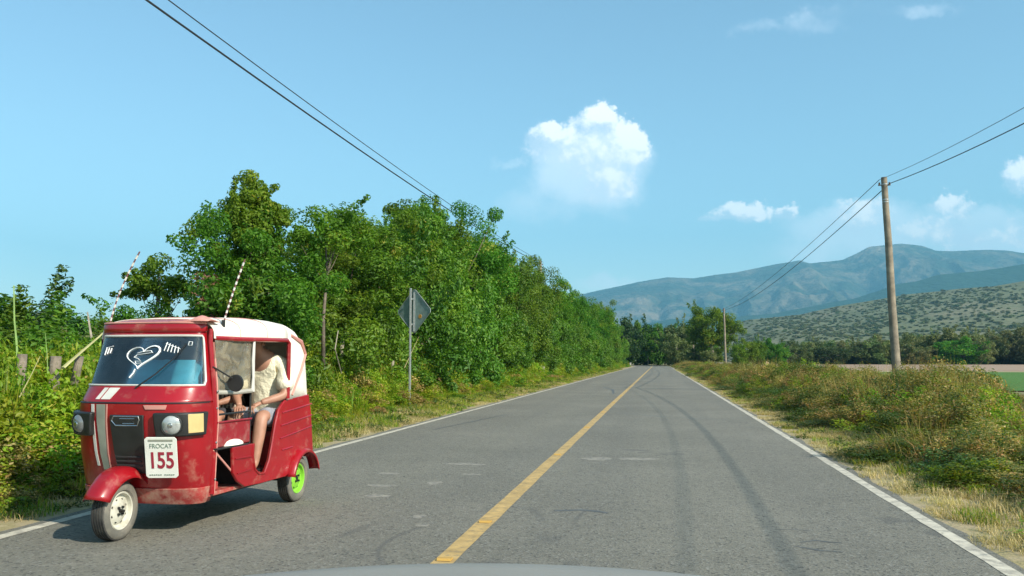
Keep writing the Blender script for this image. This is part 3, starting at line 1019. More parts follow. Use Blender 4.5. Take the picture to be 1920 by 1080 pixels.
# scrub dotted over the near hill
def hill_scrub():
    rs = np.random.RandomState(3)
    pts = []
    R, Cc = hill.shape[:2]
    lim = int(R * .8)
    n = 11000
    r = rs.uniform(0, lim - 1, n); c = rs.uniform(0, Cc - 1.01, n)
    r0 = r.astype(int); c0 = c.astype(int); fr = (r - r0)[:, None]; fc = (c - c0)[:, None]
    P = (hill[r0, c0] * (1 - fc) + hill[r0, c0 + 1] * fc) * (1 - fr) + (hill[r0 + 1, c0] * (1 - fc) + hill[r0 + 1, c0 + 1] * fc) * fr
    keep = fbm(P[:, 0] / 120, P[:, 1] / 160, 4, 5) + rs.uniform(-.22, .22, n) > .42
    P = P[keep]
    k = len(P)
    s = rs.uniform(.35, .95, k) * (1 + .6 * (rs.rand(k) > .93))
    pr = []
    for q in range(3):
        g = np.random.RandomState(90 + q)
        cen = crown_points(g, 12, 4.2, 4.2, 2.6, 2.0, inner=.2)
        A, B_, C_, T_ = clump_leaves(g, cen, np.full(12, 1.7), 26, 1.5, up=.8)
        pr.append(proto('hill_bush', leaves('hill_bush', A, B_, C_, T_, aspect=.8, rs=g), (LM_dry, LM_olive, LM_far)[q]))
    scatter('hillside_scrub', pr, P, np.stack([s * 0, s * 0, rs.uniform(0, 6.28, k)], 1), np.stack([s, s, s * .6], 1), rs.randint(0, 3, k), 'scattered scrub covering the near hill')


hill_scrub()

# ------------------------------------------------------------------ roadside weeds
def weeds():
    rs = np.random.RandomState(12)
    W = [proto('weed_a', weed_mesh(1, .38, 1.0, 26, 46, .068, .15, tint_mu=.52), LM_weed),
         proto('weed_b', weed_mesh(2, .34, 1.1, 24, 48, .060, .14, tint_mu=.6), LM_weed),
         proto('weed_c', weed_mesh(3, .40, .9, 26, 42, .078, .16, tint_mu=.45), LM_bush),
         proto('weed_d', weed_mesh(4, .36, 1.0, 26, 40, .055, .15, tint_mu=.55, tint_sd=.3), LM_rust),
         proto('weed_e', blade_mesh(5, 150, .3, .5, 1.25, .014, .35), LM_weed)]
    pts = []; scl = []; idx = []; rot = []

    def edge(y): return float(np.interp(y, [4, 12, 17, 34, 60, 200], [-6.25, -6.4, -7.25, -7.25, -6.9, -6.6]))

    def addp(x, y, h, w, i):
        pts.append((x, y, -.02)); scl.append((w, w, h)); idx.append(i)
        rot.append((rs.uniform(-.12, .12), rs.uniform(-.12, .12), rs.uniform(0, 6.28)))
    # near left bank
    for _ in range(1500):
        y = rs.uniform(3.5, 17); x = edge(y) - abs(rs.rand()) ** .9 * 4.2
        d = edge(y) + .12 - x
        h = min(1.42, .25 + 1.0 * d) * rs.uniform(.72, 1.12)
        n = float(fbm(np.array([x * .5]), np.array([y * .5]), 3, 2)[0])
        i = rs.choice([0, 1, 2, 3, 4], p=[.42, .34, .07, .07, .10])
        if n > .62: i = rs.choice([3, 1])
        addp(x, y, h, .9 + .35 * rs.rand(), i)
    # foot of the tree row
    y = 12.0
    while y < 190:
        for _ in range(8 if y < 40 else 5 if y < 60 else 3):
            d = .12 + rs.rand() * (2.3 if 13 < y < 40 else 1.6)
            x = float(road_x(y)) + edge(y) - d
            h = min(1.25 if y > 40 else 1.75, .22 + .95 * d) * rs.uniform(.65, 1.2)
            near = 16 < y < 40
            i = rs.choice([0, 1, 2, 3, 4], p=[.34, .28, .02, .26, .10] if near else [.30, .3, .2, .12, .08])
            addp(x, y, h, (.85 + .4 * rs.rand()) * (1 + y / 150), i)
        y += .22 * (1 + y / 40)
    # low fringe on the verge
    y = 5.0
    while y < 120:
        for _ in range(2):
            addp(float(road_x(y)) + edge(y) + .45 - rs.rand() * .7, y, rs.uniform(.08, .3), .5 + .3 * rs.rand(), rs.choice([1, 3, 4, 2]))
        y += .35 * (1 + y / 40)
    scatter('left_roadside_weeds', W, pts, rot, scl, idx, 'bright green tangled weeds along the left verge')

    R = [proto('weed_f', weed_mesh(11, .42, 1.0, 30, 54, .040, .14, tint_mu=.50, tint_sd=.34), LM_rust),
         proto('weed_g', weed_mesh(12, .40, 1.0, 30, 54, .038, .13, tint_mu=.55, tint_sd=.3), LM_rust),
         proto('weed_h', weed_mesh(13, .42, .9, 28, 60, .042, .15, tint_mu=.45), LM_dgrn),
         proto('weed_i', weed_mesh(14, .40, .9, 26, 52, .045, .15, tint_mu=.42), LM_weed),
         proto('weed_j', blade_mesh(15, 170, .32, .5, 1.3, .010, .4, (0.2, .9)), LM_rust),
         proto('weed_k', blade_mesh(16, 170, .30, .3, .9, .012, .5), LM_dgrn)]
    pts.clear(); scl.clear(); idx.clear(); rot.clear()
    y = 4.0
    while y < 190:
        w = 9.5 if y < 60 else 7
        n = int((16 if y < 30 else 11))
        for _ in range(n):
            u = rs.rand()
            x = 3.25 + .30 * math.sin(y * .9) + .18 * math.sin(y * 2.3) + u * w
            d = x - 3.1
            prof = np.interp(d, [0, .8, 1.7, 2.8, 4.0, 5.6, 9.5], [.28, .70, 1.05, 1.18, 1.0, .72, .40]) * float(np.interp(y, [7, 15, 22], [.82, .84, 1.06]))
            ln = float(fbm(np.array([x * .35 + 9]), np.array([y * .25]), 3, 4)[0])
            h = prof * rs.uniform(.75, 1.12) * (.62 + .78 * ln)
            if y > 60: h *= .85
            if x > .355 * y and 7 < y < 60: h *= .52
            low = d < 1.4
            p = [.22, .16, .28, .16, .06, .12] if low else [.30, .25, .10, .14, .17, .04]
            if ln > .62: p = [.10, .14, .42, .20, .05, .09]
            addp(float(road_x(y)) + x, y, h, (.85 + .4 * rs.rand()) * (1 + y / 110), rs.choice(6, p=p))
        y += .20 * (1 + y / 22)
    scatter('right_roadside_weeds', R, pts, rot, scl, idx, 'tangled drying weeds along the right side of the road')

    # straw-coloured verge grass
    S = [proto('straw_a', blade_mesh(31, 160, .34, .05, .17, .009, 1.1), LM_straw),
         proto('straw_b', blade_mesh(32, 160, .34, .04, .13, .009, 1.4), LM_straw),
         proto('straw_c', blade_mesh(33, 120, .30, .06, .22, .010, .8), LM_weed),
         proto('straw_d', weed_mesh(34, .3, .12, 14, 14, .05, .08), LM_dgrn)]
    for nm, xa, xb, lb in (('right_verge_grass', 2.5, 4.3, 'short straw coloured grass between the right edge line and the weeds'),
                           ('left_verge_grass', -5.5, -7.0, 'short dry grass between the left edge line and the weeds')):
        pts.clear(); scl.clear(); idx.clear(); rot.clear()
        y = 4.0
        while y < 130:
            for _ in range(9):
                u = rs.rand()
                u = u ** .8
                x = xa + (xb - xa) * u
                s = rs.uniform(.6, 1.15) * (.55 + .6 * u)
                right = xa > 0
                p = [.46, .34, .12, .08] if right else [.34, .24, .27, .15]
                pts.append((float(road_x(y)) + x, y, -.01)); rot.append((0, 0, rs.uniform(0, 6.28)))
                ww = s * (1 + y / 80)
                scl.append((ww, ww, s)); idx.append(rs.choice(4, p=p))
            y += .16 * (1 + y / 25)
        scatter(nm, S, pts, rot, scl, idx, lb)


weeds()

# the vine-covered mound beside the near pole
g = np.random.RandomState(51)
cen = crown_points(g, 70, 1.9, 1.5, 1.15, .15, inner=.3, bottom=-.1)
A_, B_, C_, T_ = clump_leaves(g, cen, np.full(70, .30), 150, .07, tint_mu=.45, tint_sd=.35)
mm = leaves('vine_leaves', A_, B_, C_, T_, rs=g); mm.materials.append(LM_rust)
cen = crown_points(g, 60, 1.8, 1.4, 1.05, .12, inner=.3, bottom=-.1)
A_, B_, C_, T_ = clump_leaves(g, cen, np.full(60, .30), 120, .08, tint_mu=.45)
m2 = leaves('dark_vine_leaves', A_, B_, C_, T_, rs=g); m2.materials.append(LM_dgrn)
vb = tag(empty('vine_mound', (8.5, 25.5, 0)), 'low rounded mound of brownish vines right of the near utility pole', 'bush'); vb.scale = (1.0, 1.0, 1.12); vb.location.x = 8.1
put(D.objects.new('vine_leaves', mm), vb); put(D.objects.new('dark_vine_leaves', m2), vb)
b = MB()
for k in range(16):
    a = g.uniform(0, 6.28); r = g.uniform(.3, 1.5)
    p0 = Vector((math.cos(a) * r, math.sin(a) * r * .8, 0)); p1 = p0 * .6 + Vector((0, 0, g.uniform(.7, 1.2)))
    b.tube([p0, p0.lerp(p1, .5) + Vector(g.normal(0, .12, 3)), p1 + Vector(g.normal(0, .2, 3))], [.015, .011, .004], 5)
b.build('stems', M_stem, vb)

#@@FURNITURE
# ------------------------------------------------------------------ poles, wires, sign, posts
M_wood = mat('weathered_wood', (.27, .225, .165), .9, noise=(3, .3), bump=(30, .5, .01), dirt=((.15, .13, .10), 2.5, .45, .7))
M_wire = mat('dark_wire', (.03, .035, .04), .6)
M_galv = mat('galvanised_metal', (.45, .47, .46), .45, .6, noise=(20, .15))
M_signback = mat('sign_back', (.22, .30, .28), .7, 0, noise=(6, .2))
M_sticker = mat('orange_sticker', (.65, .30, .05), .6)
M_conc = mat('concrete', (.46, .43, .37), .9, noise=(10, .25), bump=(30, .4, .01))
M_porc = mat('porcelain', (.12, .08, .06), .3)
M_oldwood = mat('grey_post_wood', (.22, .18, .14), .95, noise=(9, .3), bump=(25, .7, .02))
M_cane = mat('pale_cane', (.38, .36, .16), .8, noise=(5, .2))
M_greencane = mat('green_cane', (.22, .34, .10), .7, noise=(5, .2))


def pole(x, y, h, r, label, arm=True, group=None, lean=(0, 0)):
    t = tag(empty('utility_pole', (x, y, -.1)), label, 'utility pole', group)
    b = MB(); k = 7
    b.tube([(lean[0] * i / k + .012 * math.sin(i * 1.7), lean[1] * i / k, (h + .1) * i / k) for i in range(k + 1)], [r * (1.2 - .42 * i / k) for i in range(k + 1)], 14)
    b.build('pole', M_wood, t)
    for z_ in (h - .30, h - .95, h - 1.05):
        b = MB(); rr_ = r * (1.2 - .42 * z_ / h) + .008
        b.lathe([(z_ - .02, rr_ - .01), (z_ - .02, rr_), (z_ + .02, rr_), (z_ + .02, rr_ - .01)], 'z', (lean[0] * z_ / h, lean[1], .1), 14); b.build('band', M_galv, t)
    for sx, dz in ((-.2, .25), (.2, .25)):
        b = MB()
        b.tube([(lean[0], lean[1], h - dz), (lean[0] + sx, lean[1], h - dz + .02)], .02, 6)
        b.lathe([(h - dz, .0), (h - dz, .05), (h - dz + .06, .05), (h - dz + .07, .03), (h - dz + .12, .045), (h - dz + .15, .0)], 'z', (lean[0] + sx, lean[1], 0), 10)
        b.build('insulator', M_porc, t)
    return t


pole(9.65, 37.5, 9.05, .155, 'nearest tall weathered wooden utility pole at the right roadside', lean=(-.22, 0))
pole(9.75, 131, 9.1, .15, 'second wooden utility pole, in front of the spreading tree', lean=(-.1, 0))
pole(8.3, 214, 9.4, .17, 'utility pole furthest left of the right side row, by the yellowish trees')
pole(15.6, 300, 10.6, .16, 'faint farthest utility pole between the second and third')
pole(-10.45, 76, 10.3, .15, 'utility pole whose top just shows over the left tree row')


def wire(p0, p1, sag, r, label, name='overhead_wire'):
    b = MB(); k = 28
    a, c = Vector(p0), Vector(p1)
    pts = []
    for i in range(k + 1):
        t = i / k; q = a.lerp(c, t); q.z -= 4 * sag * t * (1 - t); pts.append(q)
    b.tube(pts, r, 6)
    tag(b.build(name, M_wire), label, 'wire')


# wires hang as a span from pole to pole
wire((-10.66, -34, 10.45), (-10.66, 76, 10.2), 1.3, .025, 'lower of the two overhead wires sloping down at upper left', )
wire((-10.2, -34, 10.45), (-10.2, 76, 10.2), 1.3, .014, 'thinner upper overhead wire sloping down at upper left')
wire((-10.66, 76, 10.2), (-10.66, 165, 10.2), .9, .014, 'thin wire running beyond the pole top over the left trees')
wire((9.23, 37.5, 8.95), (9.5, -22, 9.0), 1.55, .008, 'upper wire rising to the right from the near pole top')
wire((9.63, 37.5, 8.78), (9.9, -22, 8.7), 1.55, .015, 'lower thicker wire rising to the right from the near pole top')
wire((9.23, 37.5, 8.95), (9.45, 131, 8.95), .7, .014, 'upper wire running from the near pole down to the second pole')
wire((9.63, 37.5, 8.78), (9.85, 131, 8.9), .9, .019, 'lower wire running from the near pole down to the second pole')
wire((9.45, 131, 8.9), (8.1, 214, 9.2), 1.2, .02, 'wire between the second and third utility poles')

# diamond sign seen from behind
t = tag(empty('road_sign', (-7.22, 24.3, 0)), 'grey back of a diamond road sign on a thin metal post', 'road sign')
b = MB(); b.box((0, 0, 1.74), (.055, .055, 3.56)); b.build('post', M_galv, t, smooth=False, bevel=.006)
b = MB()
r = .62; c = .05
poly = [(-c, r), (c, r), (r, c), (r, -c), (c, -r), (-c, -r), (-r, -c), (-r, c)]
b.prism([(p[0], p[1] * 1.02) for p in poly], -.002, .002, 'y')
q = b.build('sign_plate', M_signback, t, smooth=False); q.location = (.10, .07, 2.84); q.rotation_euler = (0, 0, math.radians(-24))
b = MB()
for i in range(8):
    p0, p1 = poly[i], poly[(i + 1) % 8]
    b.tube([(p0[0], -.012, p0[1] * 1.02), (p1[0], -.012, p1[1] * 1.02)], .007, 4)
q = b.build('rim', M_galv, t); q.location = (.10, .07, 2.84); q.rotation_euler = (0, 0, math.radians(-24))
b = MB(); b.box((0, 0, 0), (.045, .03, 1.16)); q = b.build('back_rail', M_galv, t, smooth=False); q.location = (.10, .04, 2.82)
for z in (2.45, 3.2):
    b = MB(); b.box((.05, .035, z), (.14, .03, .04)); b.build('clamp', M_galv, t, smooth=False)
b = MB(); b.lathe([(-.006, 0), (-.006, .06), (0, .062)], 'y', (0, 0, 0), 12); q = b.build('sticker', M_sticker, t); q.location = (.30, -.02, 2.68); q.rotation_euler = (0, 0, math.radians(-24))


def post(px, py_top, X, r, label, lean=(0, 0), m=None, square=False, name='fence_post', group=None, base=0.0):
    a, b_ = slope(px, py_top)
    y = X / a; h = 1.4 + b_ * y
    t = MB()
    if square:
        t.box((0, 0, h / 2), (2 * r, 2 * r, h))
    else:
        k = 4
        t.tube([(lean[0] * (i - k) / k, lean[1] * (i - k) / k, base + (h - base) * i / k) for i in range(k + 1)], [r * (1.1 - .1 * i / k) for i in range(k + 1)], 9)
    o = t.build(name, m or M_oldwood, None, loc=(X, y, 0), smooth=not square, bevel=.008)
    tag(o, label, 'post', group)
    return o


post(42, 664, -7.25, .055, 'leftmost thick grey post stub among the weeds', (.05, 0))
post(105, 668, -7.2, .065, 'second grey post stub from the left, standing in the weeds', (.06, .0))
post(150, 668, -7.1, .05, 'leaning grey post just left of the three-wheeler windscreen', (.28, 0))
post(641, 640, -8.4, .06, 'pale post in the dark gap of the hedge right of the three-wheeler', (-.1, 0), M_pale_bark)
post(737, 676, -8.3, .05, 'short leaning pale post left of the sign post', (.16, 0), M_pale_bark)
post(1017, 686, -7.6, .13, 'pale concrete post at the foot of the left tree row', square=True, m=M_conc)
post(1182, 680, -6.9, .14, 'small white marker post at the left edge far down the road', square=True, m=M_conc)
post(1267, 683, 4.3, .16, 'small pale post at the right edge of the far bend', square=True, m=M_conc)
post(1215, 668, -2.6, .05, 'thin dark post at the end of the road', m=M_wood)


def stalk(pts, r0, r1, m, label, X):
    """a stalk through points noted off the photograph, standing in the plane x = X"""
    P = []
    for px, py in pts:
        a, b_ = slope(px, py); y = X / a
        P.append(Vector((X, y, 1.4 + b_ * y)))
    k = len(P)
    b = MB(); b.tube(P, [r0 + (r1 - r0) * i / (k - 1) for i in range(k)], 6, squash=.5)
    return tag(b.build('dry_stalk', m), label, 'stalk')


stalk([(118, 690), (150, 662), (185, 632), (206, 612)], .03, .010, M_cane, 'broad dry yellow blade leaning toward the windscreen', -7.0)
stalk([(34, 690), (31, 640), (27, 600), (26, 535)], .020, .010, M_greencane, 'tall upright green cane at the far left', -7.6)
stalk([(172, 635), (168, 612), (164, 585)], .024, .014, M_pale_bark, 'short bare pale branch above the leaning post', -7.8)
stalk([(36, 745), (60, 700), (75, 668)], .008, .004, M_cane, 'thin yellow stem in front of the left post stubs', -6.9)
stalk([(90, 700), (88, 660), (85, 625)], .008, .003, M_greencane, 'thin green stem between the left post stubs', -6.8)
stalk([(640, 700), (628, 655), (634, 620)], .02, .012, M_pale_bark, 'thin pale crooked stem in the hedge gap', -7.9)
stalk([(758, 690), (772, 660), (785, 632)], .014, .006, M_stem, 'thin brown stem leaning right beside the sign post', -7.5)
for i, (pts, X) in enumerate([([(1645, 720), (1636, 745), (1660, 790)], 5.2), ([(1740, 800), (1770, 770), (1785, 735)], 5.6), ([(1868, 870), (1850, 830), (1843, 790)], 4.9),
                              ([(1560, 760), (1550, 720), (1558, 700)], 5.2), ([(1905, 860), (1880, 810), (1862, 785)], 5.0), ([(1700, 860), (1690, 800), (1680, 770)], 4.7)]):
    pts = sorted(pts, key=lambda p: -p[1])
    stalk(pts, .012, .005, M_cane if i % 2 else M_stem, ['bent dry stem below the near pole', 'pale stem leaning right in the right weeds', 'thick bare stem at the right edge of the weeds',
          'upright stem where the right weeds thin out', 'pale bent stem nearest the right edge', 'reddish stem in the dark part of the right weeds'][i], X)

# straw heaps
M_straw = ground_mat('straw_heap', [(.42, .30, .16), (.55, .42, .25), (.36, .27, .16)], 1.5, .1)
M_greyheap = ground_mat('grey_heap', [(.26, .22, .18), (.36, .31, .25)], 1.2, .1)
for px, wpx, top, Y, m, lb in ((1433, 30, 667, 280, M_straw, 'straw coloured heap at the edge of the field'), (1466, 36, 670, 284, M_greyheap, 'lower greyish heap right of the straw heap'), (1352, 22, 679, 175, M_greyheap, 'small grey mound at the foot of the spreading tree')):
    a, b_ = slope(px, top)
    h = 1.4 + b_ * Y; w = wpx / 1600 * Y / 2
    bb = MB(); rows = []
    for i in range(9):
        ph = i / 8 * math.pi / 2
        row = []
        for j in range(25):
            th = j / 24 * 2 * math.pi
            k = 1 + .12 * math.sin(3 * th + i) + .07 * math.sin(7 * th + 2 * i)
            row.append((w * math.cos(ph) ** .7 * math.cos(th) * k, w * .8 * math.cos(ph) ** .7 * math.sin(th) * k, h * math.sin(ph) ** .9))
        rows.append(row)
    bb.grid(rows)
    tag(bb.build('straw_heap', m, loc=(a * Y, Y, -.05)), lb, 'heap')

# raised yellow studs on the centre line
st = MB()
st.prism([(-.04, 0), (.04, 0), (.025, .014), (-.025, .014)], -.05, .05, 'x')
M_stud = mat('stud_amber', (.50, .30, .07), .5)
M_studd = mat('white_stud', (.7, .7, .66), .35)
first = None
for i, y in enumerate([5.95, 7.37, 12.7, 17.9, 23.2, 28.5, 33.8, 39.0]):
    if first is None:
        first = st.build('road_stud', M_stud, None, smooth=False, loc=(-1.50, y, .006)); o = first
    else:
        o = first.copy(); put(o); o.location = (-1.50, y, .006)
    tag(o, ['raised amber stud on the centre line nearest the car bonnet', 'second raised amber stud on the centre line', 'third amber stud along the centre line'][i] if i < 3 else 'small amber stud on the far part of the centre line', 'road stud', None if i < 3 else 'amber studs along the centre line')

# bonnet of the car the picture is taken from
M_bonnet = mat('bonnet_paint', (.27, .255, .22), .6, 0, coat=0, noise=(3, .05))
bb = MB(); rows = []
for j in range(15):
    v = j / 14
    row = []
    for i in range(31):
        u = -1 + 2 * i / 30
        x = -.21 + u * (.90 - .06 * v ** 2)
        y = .75 + 1.05 * v - .17 * u * u * v
        z = 1.027 - .05 * v ** 2 - .020 * u * u - .02 * v * u * u
        row.append((x, y, z))
    rows.append(row)
last = rows[-1]
rows.append([(p[0], p[1] + .035, p[2] - .02) for p in last]); rows.append([(p[0], p[1] + .05, p[2] - .09) for p in last])
rows.append([(p[0], p[1] + .06, p[2] - .45) for p in last])
bb.grid(rows)
t = tag(empty('car_front', (0, 0, 0)), 'grey front of the car the picture is taken from, at the bottom edge', 'car')
bb.build('bonnet', M_bonnet, t)
bb = MB(); bb.prism([(.76, .92), (.78, .40), (1.55, .40), (1.5, .85), (1.2, .9)], -.93, .50, 'x'); bb.build('engine_bay', M_wire, t, smooth=False)


#@@MOTOTAXI
# ------------------------------------------------------------------ the red three-wheeler
M_red = mat('red_paint', (.30, .005, .010), .34, coat=.35, noise=(2.2, .14), dirt=((.36, .13, .09), 7, .56, .80), bump=(2.6, .35, .02))
M_reddust = mat('dusty_red_paint', (.33, .035, .03), .7, noise=(6, .3), dirt=((.40, .22, .16), 11, .42, .66), bump=(7, .4, .015))
M_cream = mat('cream_canvas', (.78, .72, .62), .75, noise=(3, .06), bump=(9, .25, .02))
M_peach = mat('faded_piping', (.60, .27, .22), .6, noise=(6, .1))
M_black = mat('black_plastic', (.018, .019, .018), .45, noise=(8, .3))
M_dark = mat('dark_lining', (.035, .033, .032), .9)
M_rubber = mat('tyre_rubber', (.035, .034, .032), .85, dirt=((.16, .145, .12), 5, .42, .75))
M_side = mat('dusty_tyre_wall', (.13, .125, .105), .9, dirt=((.22, .20, .16), 7, .42, .7))
M_rimw = mat('cream_rim', (.56, .55, .46), .5, dirt=((.30, .27, .20), 12, .5, .75))
M_rimg = mat('lime_rim', (.22, .52, .04), .45, dirt=((.20, .38, .06), 14, .56, .8))
M_chrome = mat('dull_chrome', (.62, .62, .60), .25, 1.0)
M_lens = mat('lamp_lens', (.42, .44, .42), .12, .25, coat=1.0, noise=(14, .3))
M_amber = mat('amber_lens', (.62, .46, .20), .35, coat=.4, noise=(10, .12))
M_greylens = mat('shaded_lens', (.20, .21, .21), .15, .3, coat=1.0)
M_stripew = mat('pale_stripe', (.62, .60, .54), .55, noise=(8, .1))
M_stripeg = mat('faded_grey_stripe', (.27, .28, .22), .55, noise=(8, .15))
M_plate = mat('plate_white', (.74, .74, .66), .6, noise=(6, .05))
M_platered = mat('plate_red', (.30, .02, .04), .6)
M_plategreen = mat('plate_green', (.18, .24, .18), .7)
M_blue = mat('blue_dash_and_reflection', (.16, .62, .74), .5, noise=(4, .35))  # dash blue, brightened so it also paints the reflection in the windscreen
M_chalk = mat('white_marker', (.82, .84, .84), .8)
M_vinyl = mat('black_vinyl', (.02, .02, .022), .5)
M_skin = mat('skin', (.40, .21, .14), .55, noise=(12, .14))
M_hair = mat('grey_hair', (.16, .15, .14), .9)
M_shirt = mat('pale_yellow_shirt', (.82, .78, .58), .85, noise=(6, .06), bump=(9, .9, .05))
M_shorts = mat('grey_shorts', (.27, .28, .32), .9, noise=(30, .25))
M_strap = mat('red_dark_inner', (.26, .012, .018), .5, dirt=((.30, .12, .10), 8, .5, .75))


def sheet_glass(name, tintc, gloss, diff=0.0, diffc=(.6, .6, .55), bump=0.0, refl=(1, 1, 1)):
    M = D.materials.new(name); M.use_nodes = True
    nt = M.node_tree; N, L = nt.nodes, nt.links; N.clear()
    out = N.new('ShaderNodeOutputMaterial')
    tr = N.new('ShaderNodeBsdfTransparent'); tr.inputs[0].default_value = (*tintc, 1)
    gl = N.new('ShaderNodeBsdfGlossy'); gl.inputs['Roughness'].default_value = .04; gl.inputs['Color'].default_value = (*refl, 1)
    fr = N.new('ShaderNodeFresnel'); fr.inputs[0].default_value = 1.5
    mu = N.new('ShaderNodeMath'); mu.operation = 'MULTIPLY_ADD'; L.new(fr.outputs[0], mu.inputs[0]); mu.inputs[1].default_value = gloss; mu.inputs[2].default_value = .02
    mx = N.new('ShaderNodeMixShader'); L.new(mu.outputs[0], mx.inputs[0]); L.new(tr.outputs[0], mx.inputs[1]); L.new(gl.outputs[0], mx.inputs[2])
    cur = mx.outputs[0]
    if bump or diff:
        tc = N.new('ShaderNodeTexCoord'); t = N.new('ShaderNodeTexNoise'); t.inputs['Scale'].default_value = 7; t.inputs['Detail'].default_value = 4; t.inputs['Distortion'].default_value = 1.2
        L.new(tc.outputs['Object'], t.inputs[0])
    if bump:
        b = N.new('ShaderNodeBump'); b.inputs['Strength'].default_value = 1; b.inputs['Distance'].default_value = bump
        L.new(t.outputs[0], b.inputs['Height']); L.new(b.outputs[0], gl.inputs['Normal'])
    if diff:
        df = N.new('ShaderNodeBsdfDiffuse'); df.inputs[0].default_value = (*diffc, 1)
        r = N.new('ShaderNodeMapRange'); L.new(t.outputs[0], r.inputs[0]); r.inputs[1].default_value = .35; r.inputs[2].default_value = .7; r.inputs[3].default_value = diff * .5; r.inputs[4].default_value = diff * 1.4
        m2 = N.new('ShaderNodeMixShader'); L.new(r.outputs[0], m2.inputs[0]); L.new(cur, m2.inputs[1]); L.new(df.outputs[0], m2.inputs[2]); cur = m2.outputs[0]
    L.new(cur, out.inputs[0])
    return M


M_wind = sheet_glass('windscreen_glass', (.72, .80, .82), 1.0, .02, (.35, .45, .5))
M_curtain = sheet_glass('clear_plastic_curtain', (.80, .78, .72), 1.2, .34, (.46, .40, .28), .05)

TX = tag(empty('mototaxi', (-4.215, 6.18, 0), math.radians(-2.5)), 'red three-wheeled mototaxi with cream canvas roof driving toward the camera', 'mototaxi')

ZS = [.24, .30, .45, .65, .90, 1.05, 1.075, 1.17, 1.64, 1.72]
HW = [.50, .53, .545, .555, .555, .55, .545, .53, .455, .445]
Y0 = [.28, .25, .19, .12, .07, .06, .08, .14, .33, .35]
Y1 = [.44, .44, .44, .44, .44, .44, .44, .42, .44, .44]
EE = [.62, .62, .62, .62, .62, .62, .64, .72, .72, .72]


def PS(u, z, off=0.0):
    def raw(u, z):
        hw, y0, y1, e = np.interp(z, ZS, HW), np.interp(z, ZS, Y0), np.interp(z, ZS, Y1), np.interp(z, ZS, EE)
        t = u * math.pi / 2
        return Vector((hw * math.copysign(abs(math.sin(t)) ** e, u), y1 - (y1 - y0) * abs(math.cos(t)) ** e, z))
    p = raw(u, z)
    if off:
        uu = max(-.985, min(.985, u))
        du = raw(uu + .01, z) - raw(uu - .01, z); dz = raw(uu, z + .01) - raw(uu, z - .01)
        n = du.cross(dz).normalized()
        if n.y > 0 and abs(n.y) > .2: n = -n
        if n.dot(Vector((p.x, p.y - .6, 0))) < 0: n = -n
        p = p + n * off
    return p


def ux(x, z):
    hw, e = np.interp(z, ZS, HW), np.interp(z, ZS, EE)
    return math.copysign(math.asin(min(1, abs(x) / hw) ** (1 / e)) * 2 / math.pi, x)


def patch(u0, u1, z0, z1, name, m, off=.008, th=.006, nu=10, nz=8, lo=None, hi=None, parent=None, bevel=0.0):
    """a panel lying on the front shell between u0..u1, z0..z1; lo/hi give other u limits at the bottom"""
    rows_o, rows_i = [], []
    for j in range(nz + 1):
        z = z0 + (z1 - z0) * j / nz
        a = u0 + ((lo if lo is not None else u0) - u0) * (1 - j / nz)
        c = u1 + ((hi if hi is not None else u1) - u1) * (1 - j / nz)
        rows_o.append([PS(a + (c - a) * i / nu, z, off + th) for i in range(nu + 1)])
        rows_i.append([PS(a + (c - a) * i / nu, z, off) for i in range(nu + 1)])
    b = MB()
    R = nz + 1; Cn = nu + 1
    vs = [p for r in rows_o for p in r] + [p for r in rows_i for p in r]
    k = R * Cn
    fs = []
    for j in range(nz):
        for i in range(nu):
            q = (j * Cn + i, j * Cn + i + 1, (j + 1) * Cn + i + 1, (j + 1) * Cn + i)
            fs.append(q); fs.append(tuple(x + k for x in q[::-1]))
    for i in range(nu):
        fs.append((i, i + 1, i + 1 + k, i + k)); a_ = nz * Cn + i; fs.append((a_ + 1, a_, a_ + k, a_ + 1 + k))
    for j in range(nz):
        a_ = j * Cn; fs.append((a_ + Cn, a_, a_ + k, a_ + Cn + k)); c_ = j * Cn + nu; fs.append((c_, c_ + Cn, c_ + Cn + k, c_ + k))
    b.add(vs, fs)
    return b.build(name, m, parent or TX, bevel=bevel)


# front shell with the windscreen opening
US = [-1, -.97, -.93, -.88, -.8, -.7, -.6, -.5, -.4, -.3, -.2, -.1, 0, .1, .2, .3, .4, .5, .6, .7, .8, .88, .93, .97, 1]
ZR = [.24, .26, .30, .36, .45, .55, .65, .78, .90, 1.0, 1.045, 1.055, 1.068, 1.08, 1.12, 1.17, 1.19, 1.3, 1.4, 1.5, 1.60, 1.62, 1.64, 1.66]
b = MB(); vs = []; idx_ = {}
for j, z in enumerate(ZR):
    off = -.012 if z in (1.055,) else 0
    rowp = [PS(u, z, off) for u in US]
    rowp = [Vector((rowp[0].x, .50, z))] + rowp + [Vector((rowp[-1].x, .50, z))]
    vs += rowp
W_ = len(US) + 2
fs = []
for j in range(len(ZR) - 1):
    for i in range(W_ - 1):
        zz = (ZR[j] + ZR[j + 1]) / 2
        if 1 <= i <= len(US) - 1:
            uu = (US[i - 1] + US[i]) / 2
            if abs(uu) < .93 and 1.19 < zz < 1.60: continue
        fs.append((j * W_ + i, j * W_ + i + 1, (j + 1) * W_ + i + 1, (j + 1) * W_ + i))
b.add(vs, fs)
b.build('front_body', M_red, TX, solid=.012)
# dusty lower lip
patch(-.99, .99, .245, .375, 'lower_lip', M_reddust, .007, .012, 24, 4, bevel=.004)
patch(-.98, .98, 1.052, 1.060, 'seam_strip', M_black, .0, .007, 24, 1)
